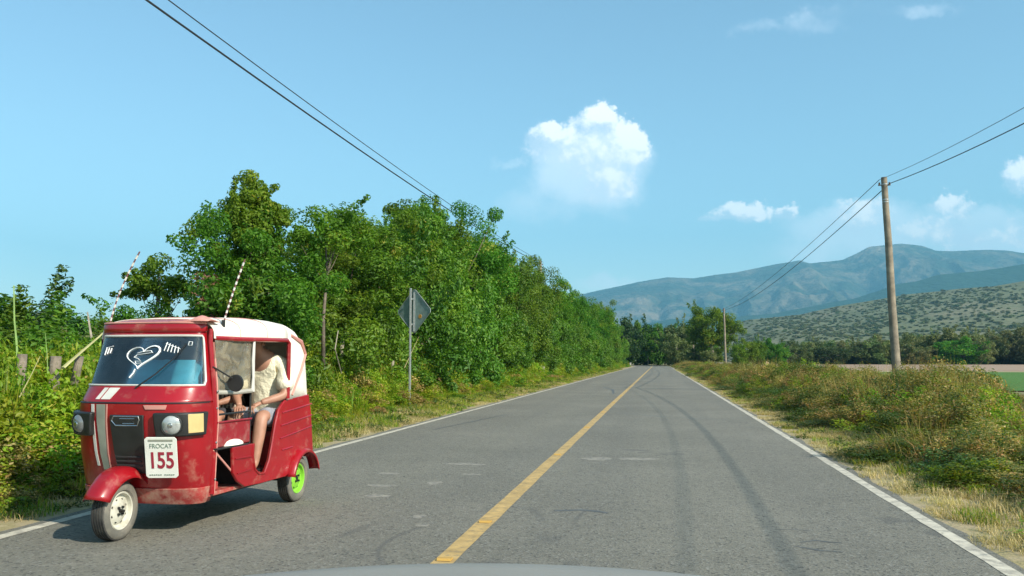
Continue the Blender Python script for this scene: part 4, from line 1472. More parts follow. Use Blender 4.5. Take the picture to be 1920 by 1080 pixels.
# windscreen
ws = patch(-.945, .945, 1.185, 1.61, 'windscreen', M_wind, -.006, .004, 24, 6)
b = MB()
loop = [(u, 1.195) for u in np.linspace(-.90, .90, 20)] + [(.935, 1.23)] + [(.935, z) for z in np.linspace(1.28, 1.54, 6)] + [(.92, 1.585)] + [(u, 1.60) for u in np.linspace(.88, -.88, 20)] + [(-.92, 1.585)] + [(-.935, z) for z in np.linspace(1.54, 1.28, 6)] + [(-.935, 1.23)]
pts = [PS(u, z, .004) for u, z in loop]; pts.append(pts[0])
b.tube(pts, .009, 6, caps=False)
b.build('rim', M_stripew, ws)
b = MB(); b.tube([PS(.02, 1.17, .012), PS(.16, 1.28, .016), PS(.33, 1.40, .014), PS(.50, 1.53, .010)], [.008, .006, .005, .004], 6); b.build('wiper', M_black, ws)


def chalk(pts, r=.006):
    """a marker stroke on the glass: pts in metres across and up"""
    b.tube([PS(ux(x, z), z, .003) for x, z in pts], r, 5, squash=.5)


b = MB()
hx, hz_ = .015, 1.435
hp = []
for i in range(33):
    th = 2 * math.pi * i / 32
    xx = 16 * math.sin(th) ** 3 / 17; yy = (13 * math.cos(th) - 5 * math.cos(2 * th) - 2 * math.cos(3 * th) - math.cos(4 * th)) / 17
    hp.append((hx + xx * .155 + yy * .012, hz_ + yy * .105 + xx * .014))
chalk(hp, .0085)
chalk([(hx - .03, hz_ - .11), (hx - .035, hz_ - .14), (hx - .06, hz_ - .18)], .009)
chalk([(hx - .05, hz_ + .02), (hx, hz_ + .035), (hx + .07, hz_ + .04), (hx + .085, hz_ + .025), (hx + .02, hz_ + .015), (hx - .05, hz_ + .008), (hx - .07, hz_ - .015), (hx - .03, hz_ - .025), (hx + .0, hz_ - .045), (hx - .05, hz_ - .045), (hx - .04, hz_ - .065), (hx + .01, hz_ - .06)], .006)
for k in range(3):
    chalk([(-.36 + .028 * k, 1.505 - .004 * k), (-.365 + .028 * k, 1.44 + .008 * k)], .006)
chalk([(-.37, 1.50), (-.295, 1.515)], .005)
for k in range(5):
    chalk([(.21 + .026 * k, 1.545 - .010 * k), (.20 + .030 * k, 1.475 - .006 * k)], .005)
chalk([(.20, 1.535), (.33, 1.49)], .005)
chalk([(.385, 1.55), (.41, 1.548), (.41, 1.52), (.385, 1.52), (.385, 1.55)], .006)
b.build('marker_drawing', M_chalk, ws)
# behind the glass: the dashboard, and a blue sheet standing in for a reflection
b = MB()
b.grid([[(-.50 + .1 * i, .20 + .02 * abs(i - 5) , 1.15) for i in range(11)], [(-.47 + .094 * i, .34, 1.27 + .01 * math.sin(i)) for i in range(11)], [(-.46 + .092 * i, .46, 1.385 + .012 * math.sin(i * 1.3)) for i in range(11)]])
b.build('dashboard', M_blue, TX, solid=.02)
b = MB(); b.grid([[(x * k, max(PS(ux(x * k, z), z).y + .035, .24 + .45 * (z - 1.17)), z) for x in np.linspace(-.47, .47, 13)] for z, k in ((1.16, 1), (1.22, .99), (1.30, .97), (1.40, .94))]); b.build('painted_reflection', M_blue, TX, solid=.005)  # added sheet: its blue colour imitates sky reflected in the lower glass
# stripes, grille, badge
st1 = patch(-.225, -.175, 1.08, 1.172, 'stripe', M_stripew, .007, .003, 3, 3, lo=-.245, hi=-.195)
patch(-.160, -.06, 1.08, 1.172, 'stripe', M_stripew, .007, .003, 4, 3, lo=-.175, hi=-.085)
patch(-.255, -.215, .55, 1.045, 'stripe', M_stripew, .007, .003, 3, 8, lo=-.235, hi=-.205)
patch(-.185, -.095, .52, 1.045, 'stripe', M_stripeg, .007, .003, 4, 8, lo=-.165, hi=-.105)
patch(-.075, -.065, .52, 1.045, 'stripe', M_peach, .008, .003, 2, 8, lo=-.090, hi=-.080).location = (-.012, 0, 0)
gr = patch(-.055, .105, .50, .965, 'grille', M_black, .004, .018, 8, 8, lo=-.035, hi=.085, bevel=.006)
for k in range(3):
    patch(-.035, .065, .56 + .035 * k, .572 + .035 * k, 'slot', M_dark, .021, .006, 4, 1, parent=gr)
b = MB()
bp = [(-.03, .955), (.07, .955), (.075, .93), (.06, .885), (-.02, .885), (-.04, .92), (-.03, .955)]
b.tube([PS(u, z, .022) for u, z in bp], .005, 5)
b.tube([PS(u, z, .022) for u, z in [(-.005, .937), (.045, .937), (.03, .918), (.045, .90), (.0, .90)]], .0035, 5)
b.build('badge', M_chrome, gr)
patch(.10, .34, 1.008, 1.042, 'pale_strip', M_peach, .007, .006, 6, 2, lo=.115, hi=.32, bevel=.003)

# lamps on both sides of the nose
for s in (1, -1):
    u0, u1 = (.20, .90)
    a, c = (u0, u1) if s > 0 else (-u1, -u0)
    hs = patch(a, c, .80, .985, 'headlight', M_black, .004, .045 if s > 0 else .05, 12, 4, lo=(.22 if s > 0 else -.86), hi=(.86 if s > 0 else -.22), bevel=.012)
    uc = .40 * s
    ctr = PS(uc, .895, .04)
    nrm = (PS(uc, .895, .05) - PS(uc, .895, .0)).normalized()
    nrm = (nrm + Vector((0, -.55, 0))).normalized()
    b = MB(); b.lathe([(-.012, .088), (.012, .088), (.016, .080), (.010, .076)], 'z', n=28)
    q = b.build('bezel', M_black, hs); q.rotation_euler = nrm.to_track_quat('Z', 'Y').to_euler(); q.location = ctr
    b = MB(); b.lathe([(.006, .078), (.018, .066), (.030, .045), (.036, .020), (.037, 0.0)], 'z', n=28)
    q = b.build('lens', M_lens if s > 0 else M_greylens, hs); q.rotation_euler = nrm.to_track_quat('Z', 'Y').to_euler(); q.location = ctr
    b = MB(); b.lathe([(.034, .022), (.041, .016), (.043, 0)], 'z', n=16)
    q = b.build('bulb_cap', M_chrome, hs); q.rotation_euler = nrm.to_track_quat('Z', 'Y').to_euler(); q.location = ctr
    aa, cc = (.60, .815) if s > 0 else (-.815, -.60)
    patch(aa, cc, .825, .972, 'indicator', M_amber, .044, .006, 5, 3, parent=hs, bevel=.003)

# front plate with its number
pl = tag(empty('plate_holder'), None)
D.objects.remove(pl)
def oriented(o, loc, rot, parent):
    o.location = loc; o.rotation_euler = rot
    if o.parent is None: o.parent = parent
PLROT = (math.radians(14), 0, math.radians(15))
pc = (PS(.28, .635, .02)); PLOC = (pc.x - .005, pc.y - .03, .632)
b = MB()
w, h, c = .125, .168, .018
poly = [(-w + c, -h), (w - c, -h), (w, -h + c), (w, h - c), (w - c, h), (-w + c, h), (-w, h - c), (-w, -h + c)]
b.prism(poly, -.004, .004, 'y')
npl = b.build('number_plate', M_plate, TX, smooth=False, bevel=.002)
oriented(npl, PLOC, PLROT, TX)


def text_mesh(txt, size, loc, m, name, parent, sx=1.0, bold=0.0):
    cu = D.curves.new(name, 'FONT'); cu.body = txt; cu.size = size; cu.align_x = 'CENTER'; cu.align_y = 'CENTER'; cu.extrude = .0012; cu.offset = bold
    tmp = D.objects.new('tmp', cu); COL.objects.link(tmp)
    dg = bpy.context.evaluated_depsgraph_get(); dg.update()
    me = D.meshes.new_from_object(tmp.evaluated_get(dg))
    D.objects.remove(tmp)
    me.materials.clear(); me.materials.append(m)
    o = D.objects.new(name, me); put(o, parent)
    o.location = loc; o.rotation_euler = (math.radians(90), 0, 0); o.scale = (sx, 1, 1)
    return o


text_mesh('155', .185, (0, -.0055, -.028), M_platered, 'number', npl, .74, .004)
text_mesh('FROCAT', .052, (0, -.0055, .095), M_plategreen, 'lettering', npl, .88, .0)
b = MB()
for k in range(12):
    if k == 6: continue
    b.box((-.092 + k * .0165, -.0055, -.142 + (k % 2) * .001), (.012, .002, .008))
b.build('small_print', M_plategreen, npl, smooth=False)
b = MB(); b.box((0, -.0055, .142), (.19, .002, .016)); b.build('top_band', M_stripeg, npl, smooth=False)

# visor and roof
b = MB(); rows = []
UU = np.linspace(-1, 1, 25)
prof = [(1.625, .006, 1.0), (1.64, .022, 1.0), (1.675, .030, 1.0), (1.70, .022, 1.0)]
for z, off, k in prof:
    rows.append([PS(u, z, off) for u in UU])
for dy, z, k in ((.04, 1.722, .97), (.10, 1.738, .9)):
    rows.append([Vector((PS(u, 1.70).x * k, min(PS(u, 1.70).y + dy, .47), z - .03 * abs(u) ** 3)) for u in UU])
rows.append([Vector((PS(u, 1.70).x * .95, .50, 1.745 - .04 * abs(u) ** 3)) for u in UU])
b.grid(rows)
vis = b.build('visor', M_red, TX, solid=.006)
b = MB(); b.tube([PS(u, 1.703, .028) for u in np.linspace(-.98, .98, 30)], .009, 6); b.build('piping', M_peach, vis)
b = MB(); rows = []
for i in range(6):
    y = .34 + .2 * i / 5
    rows.append([(x, y, 1.715 + .05 * math.exp(-((x - .44) / .08) ** 2) * math.sin(math.pi * min(1, i / 4.0)) + .005) for x in np.linspace(.18, .54, 12)])
b.grid(rows); b.build('loose_flap', M_peach, TX, solid=.006)


def Tz(y): return float(np.interp(y, [.42, .7, 1.1, 1.5, 1.72, 1.85, 1.96, 2.06, 2.13, 2.17], [1.745, 1.765, 1.785, 1.79, 1.775, 1.74, 1.66, 1.50, 1.28, 1.04]))
def Hw(y): return float(np.interp(y, [.42, .7, 1.7, 2.0, 2.17], [.525, .575, .60, .595, .56]))


def section(y, B, n=22):
    T, w = Tz(y), Hw(y)
    pts = []
    sh = max(B + .001, T - .17)
    for k in range(4): pts.append((w, y, B + (sh - B) * k / 4))
    for k in range(n + 1):
        a = math.pi * k / n
        pts.append((w * math.copysign(abs(math.cos(a)) ** .55, math.cos(a)), y, sh + (T - sh) * abs(math.sin(a)) ** .62))
    for k in range(3, -1, -1): pts.append((-w, y, B + (sh - B) * k / 4))
    return pts


b = MB(); b.grid([section(y, 1.575 if y > .5 else 1.58) for y in np.linspace(.46, 1.64, 14)]); rf = b.build('canvas_roof', M_cream, TX, solid=.008)
b = MB()
for y in (.80, 1.25):
    b.tube([(p[0], p[1], p[2] + .004) for p in section(y, 1.60)], .006, 5, caps=False)
b.build('seam', M_peach, rf)
b = MB(); b.grid([section(y, 1.02) for y in list(np.linspace(1.64, 1.9, 5)) + [1.96, 2.0, 2.04, 2.08, 2.11, 2.14, 2.165]]); bk = b.build('canvas_back', M_cream, TX, solid=.008)
for s in (1, -1):
    b = MB(); b.tube([(s * (Hw(1.75) + .006), 1.70, 1.64), (s * (Hw(1.95) + .008), 1.92, 1.58), (s * (Hw(2.05) + .006), 2.03, 1.46), (s * (Hw(1.95) + .008), 1.93, 1.30), (s * (Hw(1.75) + .008), 1.74, 1.06)], [.014, .022, .024, .018, .012], 6)
    b.build('piping', M_peach, bk)
# red edging round the doorway, pillars
for s in (1, -1):
    b = MB()
    b.tube([(s * .545, .47, .30), (s * .555, .47, .9), (s * .545, .455, 1.18), (s * .50, .46, 1.55), (s * .50, .465, 1.66)], [.022, .022, .022, .020, .020], 8)
    b.build('front_pillar', M_red, TX)
    b = MB(); b.tube([(s * .553, .492, .30), (s * .572, .492, .9), (s * .562, .480, 1.18), (s * .517, .483, 1.55)], .007, 5); b.build('worn_edge', M_peach, TX)
    for zz_ in (.42, .72, 1.0, 1.14):
        b = MB(); b.lathe([(0, 0), (0, .011), (.005, .008), (.006, 0)] if s > 0 else [(0, 0), (0, .011), (-.005, .008), (-.006, 0)], 'x', (s * .575, .470, zz_), 8); b.build('bolt', M_chrome, TX)
    b = MB()
    b.tube([(s * .53, .48, 1.585), (s * .592, .75, 1.580), (s * .610, 1.2, 1.585), (s * .612, 1.60, 1.59), (s * .612, 1.645, 1.56), (s * .612, 1.645, 1.30), (s * .612, 1.64, 1.03)], .021, 8)
    b.build('door_edging', M_red, TX)

# side panels with the rear wheel arch
arc = [(2.0 + .31 * math.cos(a), .20 + .31 * math.sin(a)) for a in np.linspace(math.radians(38), math.radians(160), 12)]
side = [(.68, .66), (1.03, .66), (1.02, .55), (1.06, .43), (1.12, .385), (1.24, .375), (1.32, .48), (1.38, .66), (1.42, .80), (1.48, .93), (1.58, 1.0), (1.70, 1.03), (2.12, 1.05), (2.18, .88), (2.22, .64), (2.24, .50), (2.235, .42)] + arc + [(1.66, .29), (1.19, .29), (.90, .30), (.78, .36), (.70, .44)]
for s in (1, -1):
    b = MB(); b.prism(side, s * .575, s * .603, 'x')
    sp = b.build('side_panel', M_red, TX, smooth=False, bevel=.008)
    for (ya, za, yb, zb) in ((1.55, .90, 2.18, .955), (1.53, .78, 2.19, .84), (1.52, .66, 2.2, .73), (1.56, .55, 1.78, .56), (1.00, .55, .72, .56), (1.0, .44, .76, .43)):
        b = MB(); b.tube([(s * .604, ya, za), (s * .608, (ya + yb) / 2, (za + zb) / 2), (s * .604, yb, zb)], .008, 5); b.build('pressed_rib', M_red, sp)
    b = MB(); b.tube([(s * .602, 1.03, .66), (s * .603, 1.02, .55), (s * .603, 1.06, .43), (s * .603, 1.13, .382), (s * .603, 1.24, .375), (s * .603, 1.32, .48), (s * .603, 1.38, .66), (s * .603, 1.42, .80), (s * .603, 1.48, .93), (s * .603, 1.6, 1.01)], .012, 6); b.build('lip', M_red, sp)
    # mudguard
    b = MB(); b.lathe([(s * .545, .285), (s * .60, .305), (s * .64, .305), (s * .660, .290), (s * .663, .268)], 'x', (0, 2.0, .215), 22, math.radians(14), math.radians(168))
    b.build('rear_mudguard', M_red, TX, solid=.006)
    # low front door panel and tray
    b = MB(); b.box((s * .560, .745, .775), (.016, .56, .20)); lp = b.build('low_panel', M_strap, TX, smooth=False, bevel=.006)
    b = MB(); b.tube([(s * .57, .48, .88), (s * .575, .75, .882), (s * .575, 1.03, .88)], .009, 6); b.build('top_rail', M_red, lp)
    b = MB(); b.tube([(s * .56, .46, .945), (s * .56, 1.03, .945)], .010, 6); b.tube([(s * .56, 1.03, .66), (s * .56, 1.03, 1.58)], .010, 6); b.build('rail', M_black, TX)
    b = MB(); b.tube([(s * .56, .45, .66), (s * .57, .62, .53), (s * .58, .80, .39)], .009, 6); b.build('strut', M_peach, TX)
b = MB(); b.box((.50, .70, .665), (.20, .50, .014)); tr_ = b.build('tray', M_black, TX, smooth=False, bevel=.004)
b = MB(); rows = []
for i in range(9):
    ph = math.pi * i / 8
    rows.append([(.54 + .07 * math.cos(th) * math.sin(ph), .76 + .17 * -math.cos(ph), .675 + .055 * max(0, math.sin(th)) * math.sin(ph) * (1.2 - .4 * i / 8)) for th in np.linspace(0, 2 * math.pi, 13)])
b.grid(rows); tag(b.build('folded_cloth', M_cream, None), 'small pale folded cloth lying on the tray in the doorway of the red mototaxi', 'cloth')
cl = D.objects['folded_cloth']
cl.matrix_world = Matrix.Translation(TX.location) @ Euler(TX.rotation_euler).to_matrix().to_4x4()

# back wall, floor, inner walls, seats
b = MB()
zz = [.42, .55, .64, .88, 1.045]; yy = [2.22, 2.24, 2.22, 2.17, 2.12]
b.grid([[(x, y - .04 * abs(x / .58) ** 4, z) for x in np.linspace(-.585, .585, 13)] for y, z in zip(yy, zz)]); b.build('tail_panel', M_red, TX, solid=.012)
b = MB(); b.box((0, .78, .295), (1.08, .82, .03)); b.build('floor', M_reddust, TX, smooth=False, bevel=.004)
b = MB(); b.box((0, 1.42, .36), (1.12, .50, .03)); b.build('rear_floor', M_reddust, TX, smooth=False)
b = MB(); b.box((-.02, .98, .52), (1.0, .05, .42)); b.build('bulkhead', M_dark, TX, smooth=False)
b = MB(); b.box((.0, .80, .47), (.56, .34, .32)); b.build('seat_box', M_dark, TX, smooth=False, bevel=.02)
b = MB(); b.box((.0, .82, .69), (.60, .38, .10)); b.build('driver_seat', M_vinyl, TX, smooth=True, bevel=.03)
b = MB(); b.box((.38, .36, .46), (.26, .10, .17)); b.build('foot_box', M_strap, TX, smooth=False, bevel=.015)
b = MB(); b.box((.42, .50, .35), (.20, .22, .07)); b.build('toe_board', M_reddust, TX, smooth=False, bevel=.01)
b = MB(); b.box((0, 1.86, .56), (1.1, .44, .36)); b.build('bench_base', M_strap, TX, smooth=False)
b = MB(); b.box((0, 1.84, .76), (1.08, .44, .10)); b.build('bench_seat', M_vinyl, TX, bevel=.03)
b = MB(); b.box((0, 2.06, 1.05), (1.08, .08, .50), (-.08, 0, 0)); b.build('bench_back', M_vinyl, TX, bevel=.03)
b = MB(); b.grid([[(-.57, y, z) for y in np.linspace(.5, 1.66, 8)] for z in (.86, 1.2, 1.585)]); b.build('far_side_curtain', M_dark, TX, solid=.006)
b = MB(); b.grid([[(x, .475, z) for x in (-.5, 0, .5)] for z in (.3, .6, 1.12)]); b.build('inner_front_panel', M_dark, TX, solid=.006)
b = MB(); b.box((0, 1.1, .27), (.9, 1.5, .05)); b.tube([(-.5, 2.0, .225), (.5, 2.0, .225)], .03, 8); b.box((0, 1.75, .33), (.5, .4, .16)); b.build('chassis', M_black, TX, smooth=False)
# handlebar
b = MB(); b.tube([(0, .30, .9), (0, .48, 1.08)], .02, 8); b.tube([(-.30, .60, 1.07), (-.12, .50, 1.09), (.12, .50, 1.09), (.30, .60, 1.07)], .012, 8); b.build('handlebar', M_black, TX)
# curtain in the front half of the near doorway
b = MB(); rows = []
for j in range(11):
    z = 1.13 + .44 * j / 10
    rows.append([(.585 - .05 * (1 - i / 12) ** 2 + .012 * math.sin(i * 1.9 + j * .5) * math.sin(j * .6 + .4), .47 + .53 * i / 12, z) for i in range(13)])
b.grid(rows); ct = b.build('plastic_curtain', M_curtain, TX)
b = MB(); b.tube([(.555, .48, 1.13), (.585, .75, 1.122), (.59, 1.0, 1.128)], .020, 8); b.build('rolled_hem', mat('grey_plastic', (.42, .40, .34), .5, noise=(9, .2)), ct)
b = MB(); b.tube([(.60, 1.0, 1.58), (.602, .985, 1.4), (.60, 1.0, 1.25), (.595, 1.0, 1.12)], [.012, .016, .012, .02], 6); b.build('curtain_edge', M_stripew, ct)
# mirror
b = MB(); b.lathe([(-.012, 0), (-.012, .070), (.004, .074), (.012, .066), (.014, 0)], 'y', (0, 0, 0), 26)
mr = b.build('mirror', M_black, TX); mr.location = (.66, .60, 1.205)
b = MB(); b.tube([(-.12, -.16, .14), (-.02, -.02, .04)], .007, 6); b.build('mirror_arm', M_black, mr)

# front mudguard and wheels
b = MB(); rows = []
for i in range(19):
    a = math.radians(22 + 130 * i / 18)
    R_ = .325 - .03 * math.cos(a)
    k = 1.0 - .10 * math.cos(a)
    flare = .02 * max(0, 1 - i / 4)
    row = []
    for j in range(15):
        v = -1 + 2 * j / 14
        drop = .085 * abs(v) ** 3.2
        r_ = R_ - drop + flare
        row.append((v * .125 * k, -math.cos(a) * r_ * 1.0 - .0, .235 + math.sin(a) * r_))
    rows.append(row)
b.grid(rows); b.build('front_mudguard', M_red, TX, solid=.006)


def wheel(loc, rz, rimm, name='wheel', s=1):
    t = empty(name, loc, rz); t.parent = TX
    b = MB()
    w = .066
    b.lathe([(-w * .72, .145), (-w, .160), (-w * 1.06, .185), (-w * .92, .208), (-w * .80, .216)], 'x', n=44); b.lathe([(w * .72, .145), (w, .160), (w * 1.06, .185), (w * .92, .208), (w * .80, .216)], 'x', n=44)
    b.build('tyre_wall', M_side, t)
    b = MB()
    pr = []
    for k in range(5):
        x0 = -w * .80 + k * w * .32 * 1.0
        pr += [(x0, .222), (x0 + w * .25, .225), (x0 + w * .26, .216), (x0 + w * .32, .216)]
    pr = [(-w * .82, .214)] + pr[:-2] + [(w * .82, .214)]
    b.lathe(pr, 'x', n=56); b.build('tread', M_rubber, t)
    b = MB()
    b.lathe([(s * w * .74, .150), (s * w * .86, .143), (s * w * .80, .134), (s * w * .35, .128), (s * w * .25, .110), (s * w * .55, .085), (s * w * .62, .045), (s * w * .62, 0)], 'x', n=40)
    b.lathe([(-s * w * .74, .148), (-s * w * .3, .13), (-s * w * .25, .0)], 'x', n=30)
    rm = b.build('rim', rimm, t)
    b = MB()
    for k in range(4):
        a = math.radians(45 + 90 * k)
        b.lathe([(s * w * .60, .0), (s * w * .60, .011), (s * w * .86, .010), (s * w * .9, 0)], 'x', (0, math.cos(a) * .035, math.sin(a) * .035), 8)
    b.lathe([(s * w * .60, .018), (s * w * .8, .014), (s * w * .85, 0)], 'x', n=12)
    b.build('wheel_nuts', M_black, t)['kind'] = 'stuff'
    b = MB()
    for k in range(8):
        a = math.radians(22 + 45 * k)
        b.lathe([(s * w * .50, .0), (s * w * .52, .010), (s * w * .45, .011)], 'x', (0, math.cos(a) * .088, math.sin(a) * .088), 8)
    b.build('hub_holes', M_black, t)['kind'] = 'stuff'
    return t


wheel((0, 0, .225), math.radians(3), M_rimw)
wheel((.505, 2.0, .225), 0, M_rimg)
wheel((-.505, 2.0, .225), 0, M_rimg, s=-1)
b = MB(); b.tube([(-.075, .02, .225), (-.09, .12, .30), (-.06, .22, .42)], .018, 8); b.tube([(-.08, 0, .225), (.08, 0, .225)], .012, 8); b.build('fork', M_black, TX)


# striped whip aerials
def aerial(path, label=None):
    P = [Vector(p) for p in path]
    t = empty('whip_aerial'); t.parent = TX
    # even resample of a quadratic curve
    n = 22
    def ev(q): return P[0] * (1 - q) ** 2 + P[1] * 2 * q * (1 - q) + P[2] * q * q
    mdk = D.materials.get('dark_red_band') or mat('dark_red_band', (.16, .06, .06), .6)
    for i in range(n):
        a, c = ev(i / n), ev((i + 1) / n)
        w = MB(); w.tube([a, c], .0050 + (.0035 if i % 2 == 0 else .0015), 7)
        w.build('dark_band' if i % 2 else 'white_band', mdk if i % 2 else M_stripew, t)
    b = MB(); b.tube([P[0] - Vector((0, 0, .03)), P[0] + Vector((0, 0, .03))], .016, 8); b.build('foot', M_black, t)
    return t


aerial([(-.44, .42, 1.68), (-.40, .44, 1.98), (-.20, .46, 2.33)])
aerial([(.53, .60, 1.71), (.56, .66, 1.95), (.66, .70, 2.27)])


#@@PEOPLE
def skin_obj(name, joints, bones, m, parent, sub=2):
    """joints: name -> (position, radius or (rx, ry)); bones: pairs; root first"""
    names = list(joints)
    me = D.meshes.new(name)
    me.from_pydata([Vector(joints[k][0]) for k in names], [(names.index(a), names.index(b)) for a, b in bones], [])
    o = D.objects.new(name, me)
    me.materials.append(m)
    put(o, parent)
    bm = bmesh.new(); bm.from_mesh(me)
    ly = bm.verts.layers.skin.verify()
    for i, v in enumerate(bm.verts):
        r = joints[names[i]][1]
        v[ly].radius = r if isinstance(r, tuple) else (r, r)
        v[ly].use_root = (i == 0)
    bm.to_mesh(me); bm.free()
    md = o.modifiers.new('skin', 'SKIN'); md.use_smooth_shade = True
    md = o.modifiers.new('sub', 'SUBSURF'); md.levels = sub; md.render_levels = sub
    return o


def hand(parent, wrist, direction, palm_down, m, side):
    """palm and five bent fingers"""
    W = Vector(wrist); d = Vector(direction).normalized(); dn = Vector(palm_down).normalized()
    dn = (dn - d * dn.dot(d)).normalized(); sd = d.cross(dn) * side
    J = {'palm': (W + d * .045, (.036, .018)), 'wrist': (W, (.026, .02)), 'k': (W + d * .08, (.038, .014))}
    o = skin_obj('hand', {'palm': J['palm'], 'wrist': J['wrist'], 'k': J['k']}, [('palm', 'wrist'), ('palm', 'k')], m, parent, 1)
    b = MB()
    for i, (q, ln) in enumerate(((-.030, .062), (-.010, .072), (.010, .068), (.029, .052))):
        p0 = W + d * .072 + sd * q; p1 = p0 + d * ln * .45 + dn * .006; p2 = p1 + d * ln * .28 + dn * .022; p3 = p2 + dn * .022 - d * .004
        b.tube([p0, p1, p2, p3], [.0095, .009, .008, .006], 7)
    p0 = W + d * .03 - sd * .03; p1 = p0 - sd * .022 + d * .028 + dn * .008; p2 = p1 + d * .028 + dn * .014 + sd * .006
    b.tube([p0, p1, p2], [.012, .010, .007], 7)
    b.build('fingers', m, o)
    return o


def sitter(label, x, y, lean, shirt, shorts, skinm, hair, group=None, scale=1.0):
    t = tag(empty('person', TX.matrix_basis @ Vector((x, y, .80)), math.radians(-2.5)), label, 'person', group)
    t.scale = (scale,) * 3
    L_ = lean
    ch = Vector((0, -.05 - L_ * .35, .40)); nb = Vector((-.01, -.10 - L_ * .7, .56)); nk = Vector((-.015, -.16 - L_ * .8, .62)); hd = Vector((-.02, -.20 - L_ * .9, .70)); tp = Vector((-.02, -.20 - L_ * .95, .775))
    S = {}
    J = {'pelvis': ((0, 0, .04), (.15, .12)), 'belly': ((0, -.02 - L_ * .1, .20), (.155, .135)), 'chest': (ch, (.165, .12)), 'nb': (nb, (.07, .065)), 'neck': (nk, (.055, .058)),
         'jaw': (hd - Vector((0, .015, .045)), (.062, .072)), 'head': (hd, (.076, .092)), 'top': (tp, (.062, .075))}
    Bn = [('pelvis', 'belly'), ('belly', 'chest'), ('chest', 'nb'), ('nb', 'neck'), ('neck', 'jaw'), ('jaw', 'head'), ('head', 'top')]
    hands = []
    for s, nm in ((1, 'n'), (-1, 'f')):
        sh = Vector((s * .185, -.07 - L_ * .5, .50)); el = Vector((s * .235, -.16 - L_ * .6, .235)); wr = Vector((s * .10, -.36 - L_ * .3, .165 + .015 * s))
        J['sh' + nm] = (sh, .062); J['ua' + nm] = (sh.lerp(el, .5), .052); J['el' + nm] = (el, .043); J['fa' + nm] = (el.lerp(wr, .35), .040); J['wr' + nm] = (wr, .026)
        Bn += [('nb', 'sh' + nm), ('sh' + nm, 'ua' + nm), ('ua' + nm, 'el' + nm), ('el' + nm, 'fa' + nm), ('fa' + nm, 'wr' + nm)]
        hands.append((wr, (Vector((s * .03, -.50 - L_ * .3, .12)) - wr), s))
        hp = Vector((s * .09, -.02, .02)); kn = Vector((s * .13, -.42, .07)); an = Vector((s * .12, -.50, -.33)); to = Vector((s * .13, -.64, -.37))
        J['hp' + nm] = (hp, .085); J['th' + nm] = (hp.lerp(kn, .55), .075); J['kn' + nm] = (kn, .060); J['ca' + nm] = (kn.lerp(an, .35), .058); J['an' + nm] = (an, .036); J['to' + nm] = (to, (.04, .025))
        Bn += [('pelvis', 'hp' + nm), ('hp' + nm, 'th' + nm), ('th' + nm, 'kn' + nm), ('kn' + nm, 'ca' + nm), ('ca' + nm, 'an' + nm), ('an' + nm, 'to' + nm)]
    body = skin_obj('body', J, Bn, skinm, t)
    for wr, dr, s in hands:
        hand(t, wr, dr, (0, 0, -1), skinm, s)
    # shirt: torso and sleeves to just above the elbow
    K = {'belly': (J['belly'][0], (.185, .172)), 'pel': ((0, 0, .06), (.165, .14)), 'chest': (ch, (.188, .138)), 'nb': (nb - Vector((0, 0, .015)), (.085, .08))}
    Bk = [('belly', 'pel'), ('belly', 'chest'), ('chest', 'nb')]
    for s, nm in ((1, 'n'), (-1, 'f')):
        sh, el = J['sh' + nm][0], J['el' + nm][0]
        K['sh' + nm] = (sh, .085); K['ua' + nm] = (sh.lerp(el, .45), .086); K['cu' + nm] = (sh.lerp(el, .90), .088)
        Bk += [('nb', 'sh' + nm), ('sh' + nm, 'ua' + nm), ('ua' + nm, 'cu' + nm)]
    so_ = skin_obj('shirt', K, Bk, shirt, t)
    c = MB(); c.lathe([(0, .078), (.018, .074), (.034, .080)], 'z', n=18)
    q = c.build('collar', shirt, so_); q.location = nb + Vector((0, -.005, .02)); q.rotation_euler = (-.5, 0, 0); q.data.materials[0] = shirt
    K = {'pel': ((0, 0, .03), (.168, .135)), 'w': ((0, 0, .12), (.15, .125))}; Bk = [('pel', 'w')]
    for s, nm in ((1, 'n'), (-1, 'f')):
        hp, kn = J['hp' + nm][0], J['kn' + nm][0]
        K['a' + nm] = (hp, .098); K['b' + nm] = (hp.lerp(kn, .45), .094); K['c' + nm] = (hp.lerp(kn, .92), .088)
        Bk += [('pel', 'a' + nm), ('a' + nm, 'b' + nm), ('b' + nm, 'c' + nm)]
    skin_obj('shorts', K, Bk, shorts, t)
    # face and hair; the head faces -y, a little down
    hm_ = MB(); rows = []
    for i in range(9):
        ph = math.pi / 2 * (1 - i / 8 * 1.25)
        rows.append([(hd.x + .086 * math.cos(ph) * math.cos(th), hd.y + .012 + .101 * math.cos(ph) * math.sin(th) , hd.z + .035 + (.072 + .004 * math.sin(5 * th)) * math.sin(ph)) for th in np.linspace(math.radians(-35), math.radians(215), 20)])
    hm_.grid(rows); hm_.build('hair', hair, t, solid=.012)
    f = MB(); f.tube([hd + Vector((0, -.088, .012)), hd + Vector((0, -.112, -.018)), hd + Vector((0, -.092, -.026))], [.008, .014, .010], 8); f.build('nose', skinm, t)
    for s in (1, -1):
        f = MB(); f.lathe([(-.006, 0), (-.006, .020), (.004, .024), (.008, .012)], 'x', hd + Vector((s * .080, .0, -.008)), 12); f.build('ear', skinm, t)
        f = MB(); f.lathe([(-.004, 0), (-.004, .010), (.002, .006), (.004, 0)], 'y', hd + Vector((s * .030, -.086, .008)), 10); f.build('eye', M_vinyl, t)
    f = MB(); f.tube([hd + Vector((-.024, -.084, -.052)), hd + Vector((0, -.092, -.052)), hd + Vector((.024, -.084, -.052))], .005, 6); f.build('mouth', mat('lips', (.35, .13, .10), .6), t)
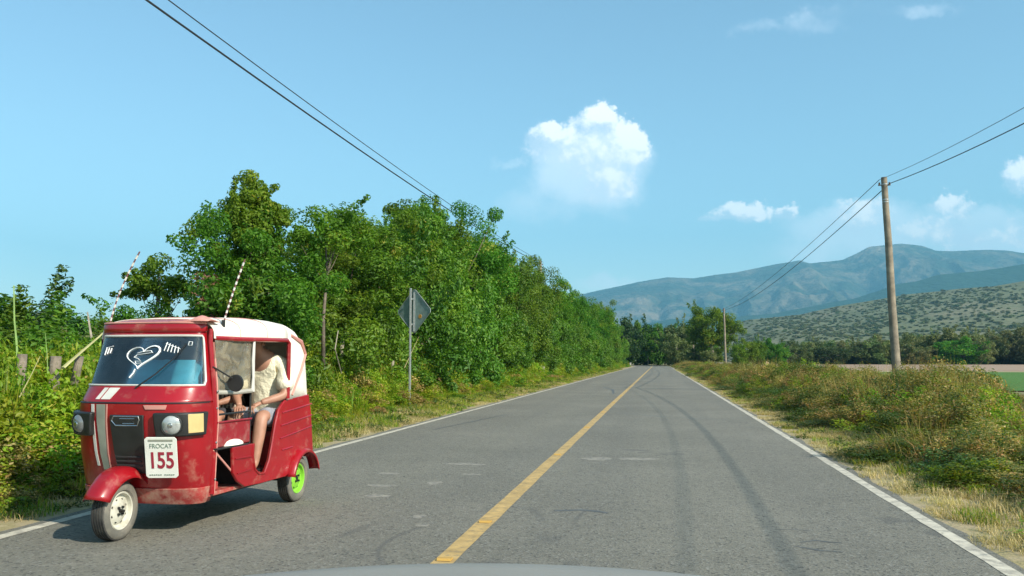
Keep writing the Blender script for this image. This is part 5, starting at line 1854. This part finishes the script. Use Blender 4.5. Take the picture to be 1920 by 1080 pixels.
    # sandals
    for s, nm in ((1, 'n'), (-1, 'f')):
        a, to = J['an' + nm][0], J['to' + nm][0]
        f = MB(); f.box((a + to) / 2 + Vector((0, -.01, -.025)), (.085, .25, .02)); f.build('sandal', M_vinyl, t, bevel=.008)
    return t


bpy.context.view_layer.update()
sitter('passenger in a pale yellow shirt and grey shorts leaning forward in the mototaxi doorway', .325, 1.87, .09, M_shirt, M_shorts, M_skin, M_hair, scale=1.10)


def striped():
    M = D.materials.new('striped_cloth'); M.use_nodes = True
    nt = M.node_tree; N, L = nt.nodes, nt.links; P = N['Principled BSDF']; P.inputs['Roughness'].default_value = .9
    tc = N.new('ShaderNodeTexCoord'); w = N.new('ShaderNodeTexWave'); w.inputs['Scale'].default_value = 9; w.bands_direction = 'X'; L.new(tc.outputs['Object'], w.inputs[0])
    cr = N.new('ShaderNodeValToRGB'); cr.color_ramp.elements[0].color = (.16, .10, .08, 1); cr.color_ramp.elements[0].position = .25; cr.color_ramp.elements[1].color = (.66, .60, .46, 1); cr.color_ramp.elements[1].position = .5
    L.new(w.outputs[0], cr.inputs[0]); L.new(cr.outputs[0], P.inputs['Base Color'])
    return M


sitter('passenger in a striped shirt half hidden behind the plastic curtain', -.17, 1.90, .10, striped(), mat('dark_shorts', (.05, .05, .06), .9), M_skin, M_vinyl)

#@@CAR
def far_car():
    M_wc = mat('white_car_paint', (.78, .78, .76), .3, coat=.6)
    y = 226.0; x = float(road_x(y)) - 3.4
    t = tag(empty('white_car', (x, y, 0), .25), 'small white car far away on the bend of the road', 'car')
    b = MB(); b.prism([(-2.1, .28), (-2.15, .7), (-1.2, .82), (-.6, 1.38), (.9, 1.42), (1.7, .95), (2.1, .9), (2.15, .3)], -.82, .82, 'x'); bd = b.build('body', M_wc, t, smooth=False, bevel=.08)
    b = MB(); b.prism([(-1.22, .86), (-.66, 1.33), (-.70, 1.34), (-1.27, .87)], -.68, .68, 'x'); b.build('windscreen', M_black, t, smooth=False)
    for s in (1, -1):
        b = MB(); b.prism([(-1.0, .88), (-.55, 1.3), (.85, 1.33), (1.4, .95)], s * .822, s * .826, 'x'); b.build('side_window', M_black, t, smooth=False)
        b = MB(); b.box((s * .6, -2.15, .62), (.3, .04, .14)); b.build('headlight', M_lens, t, smooth=False)
        for yy_ in (-1.35, 1.35):
            b = MB(); b.lathe([(-.1, 0), (-.1, .3), (.1, .3), (.1, 0)], 'x', (s * .75, yy_, .3), 16); b.build('wheel', M_rubber, t)


far_car()
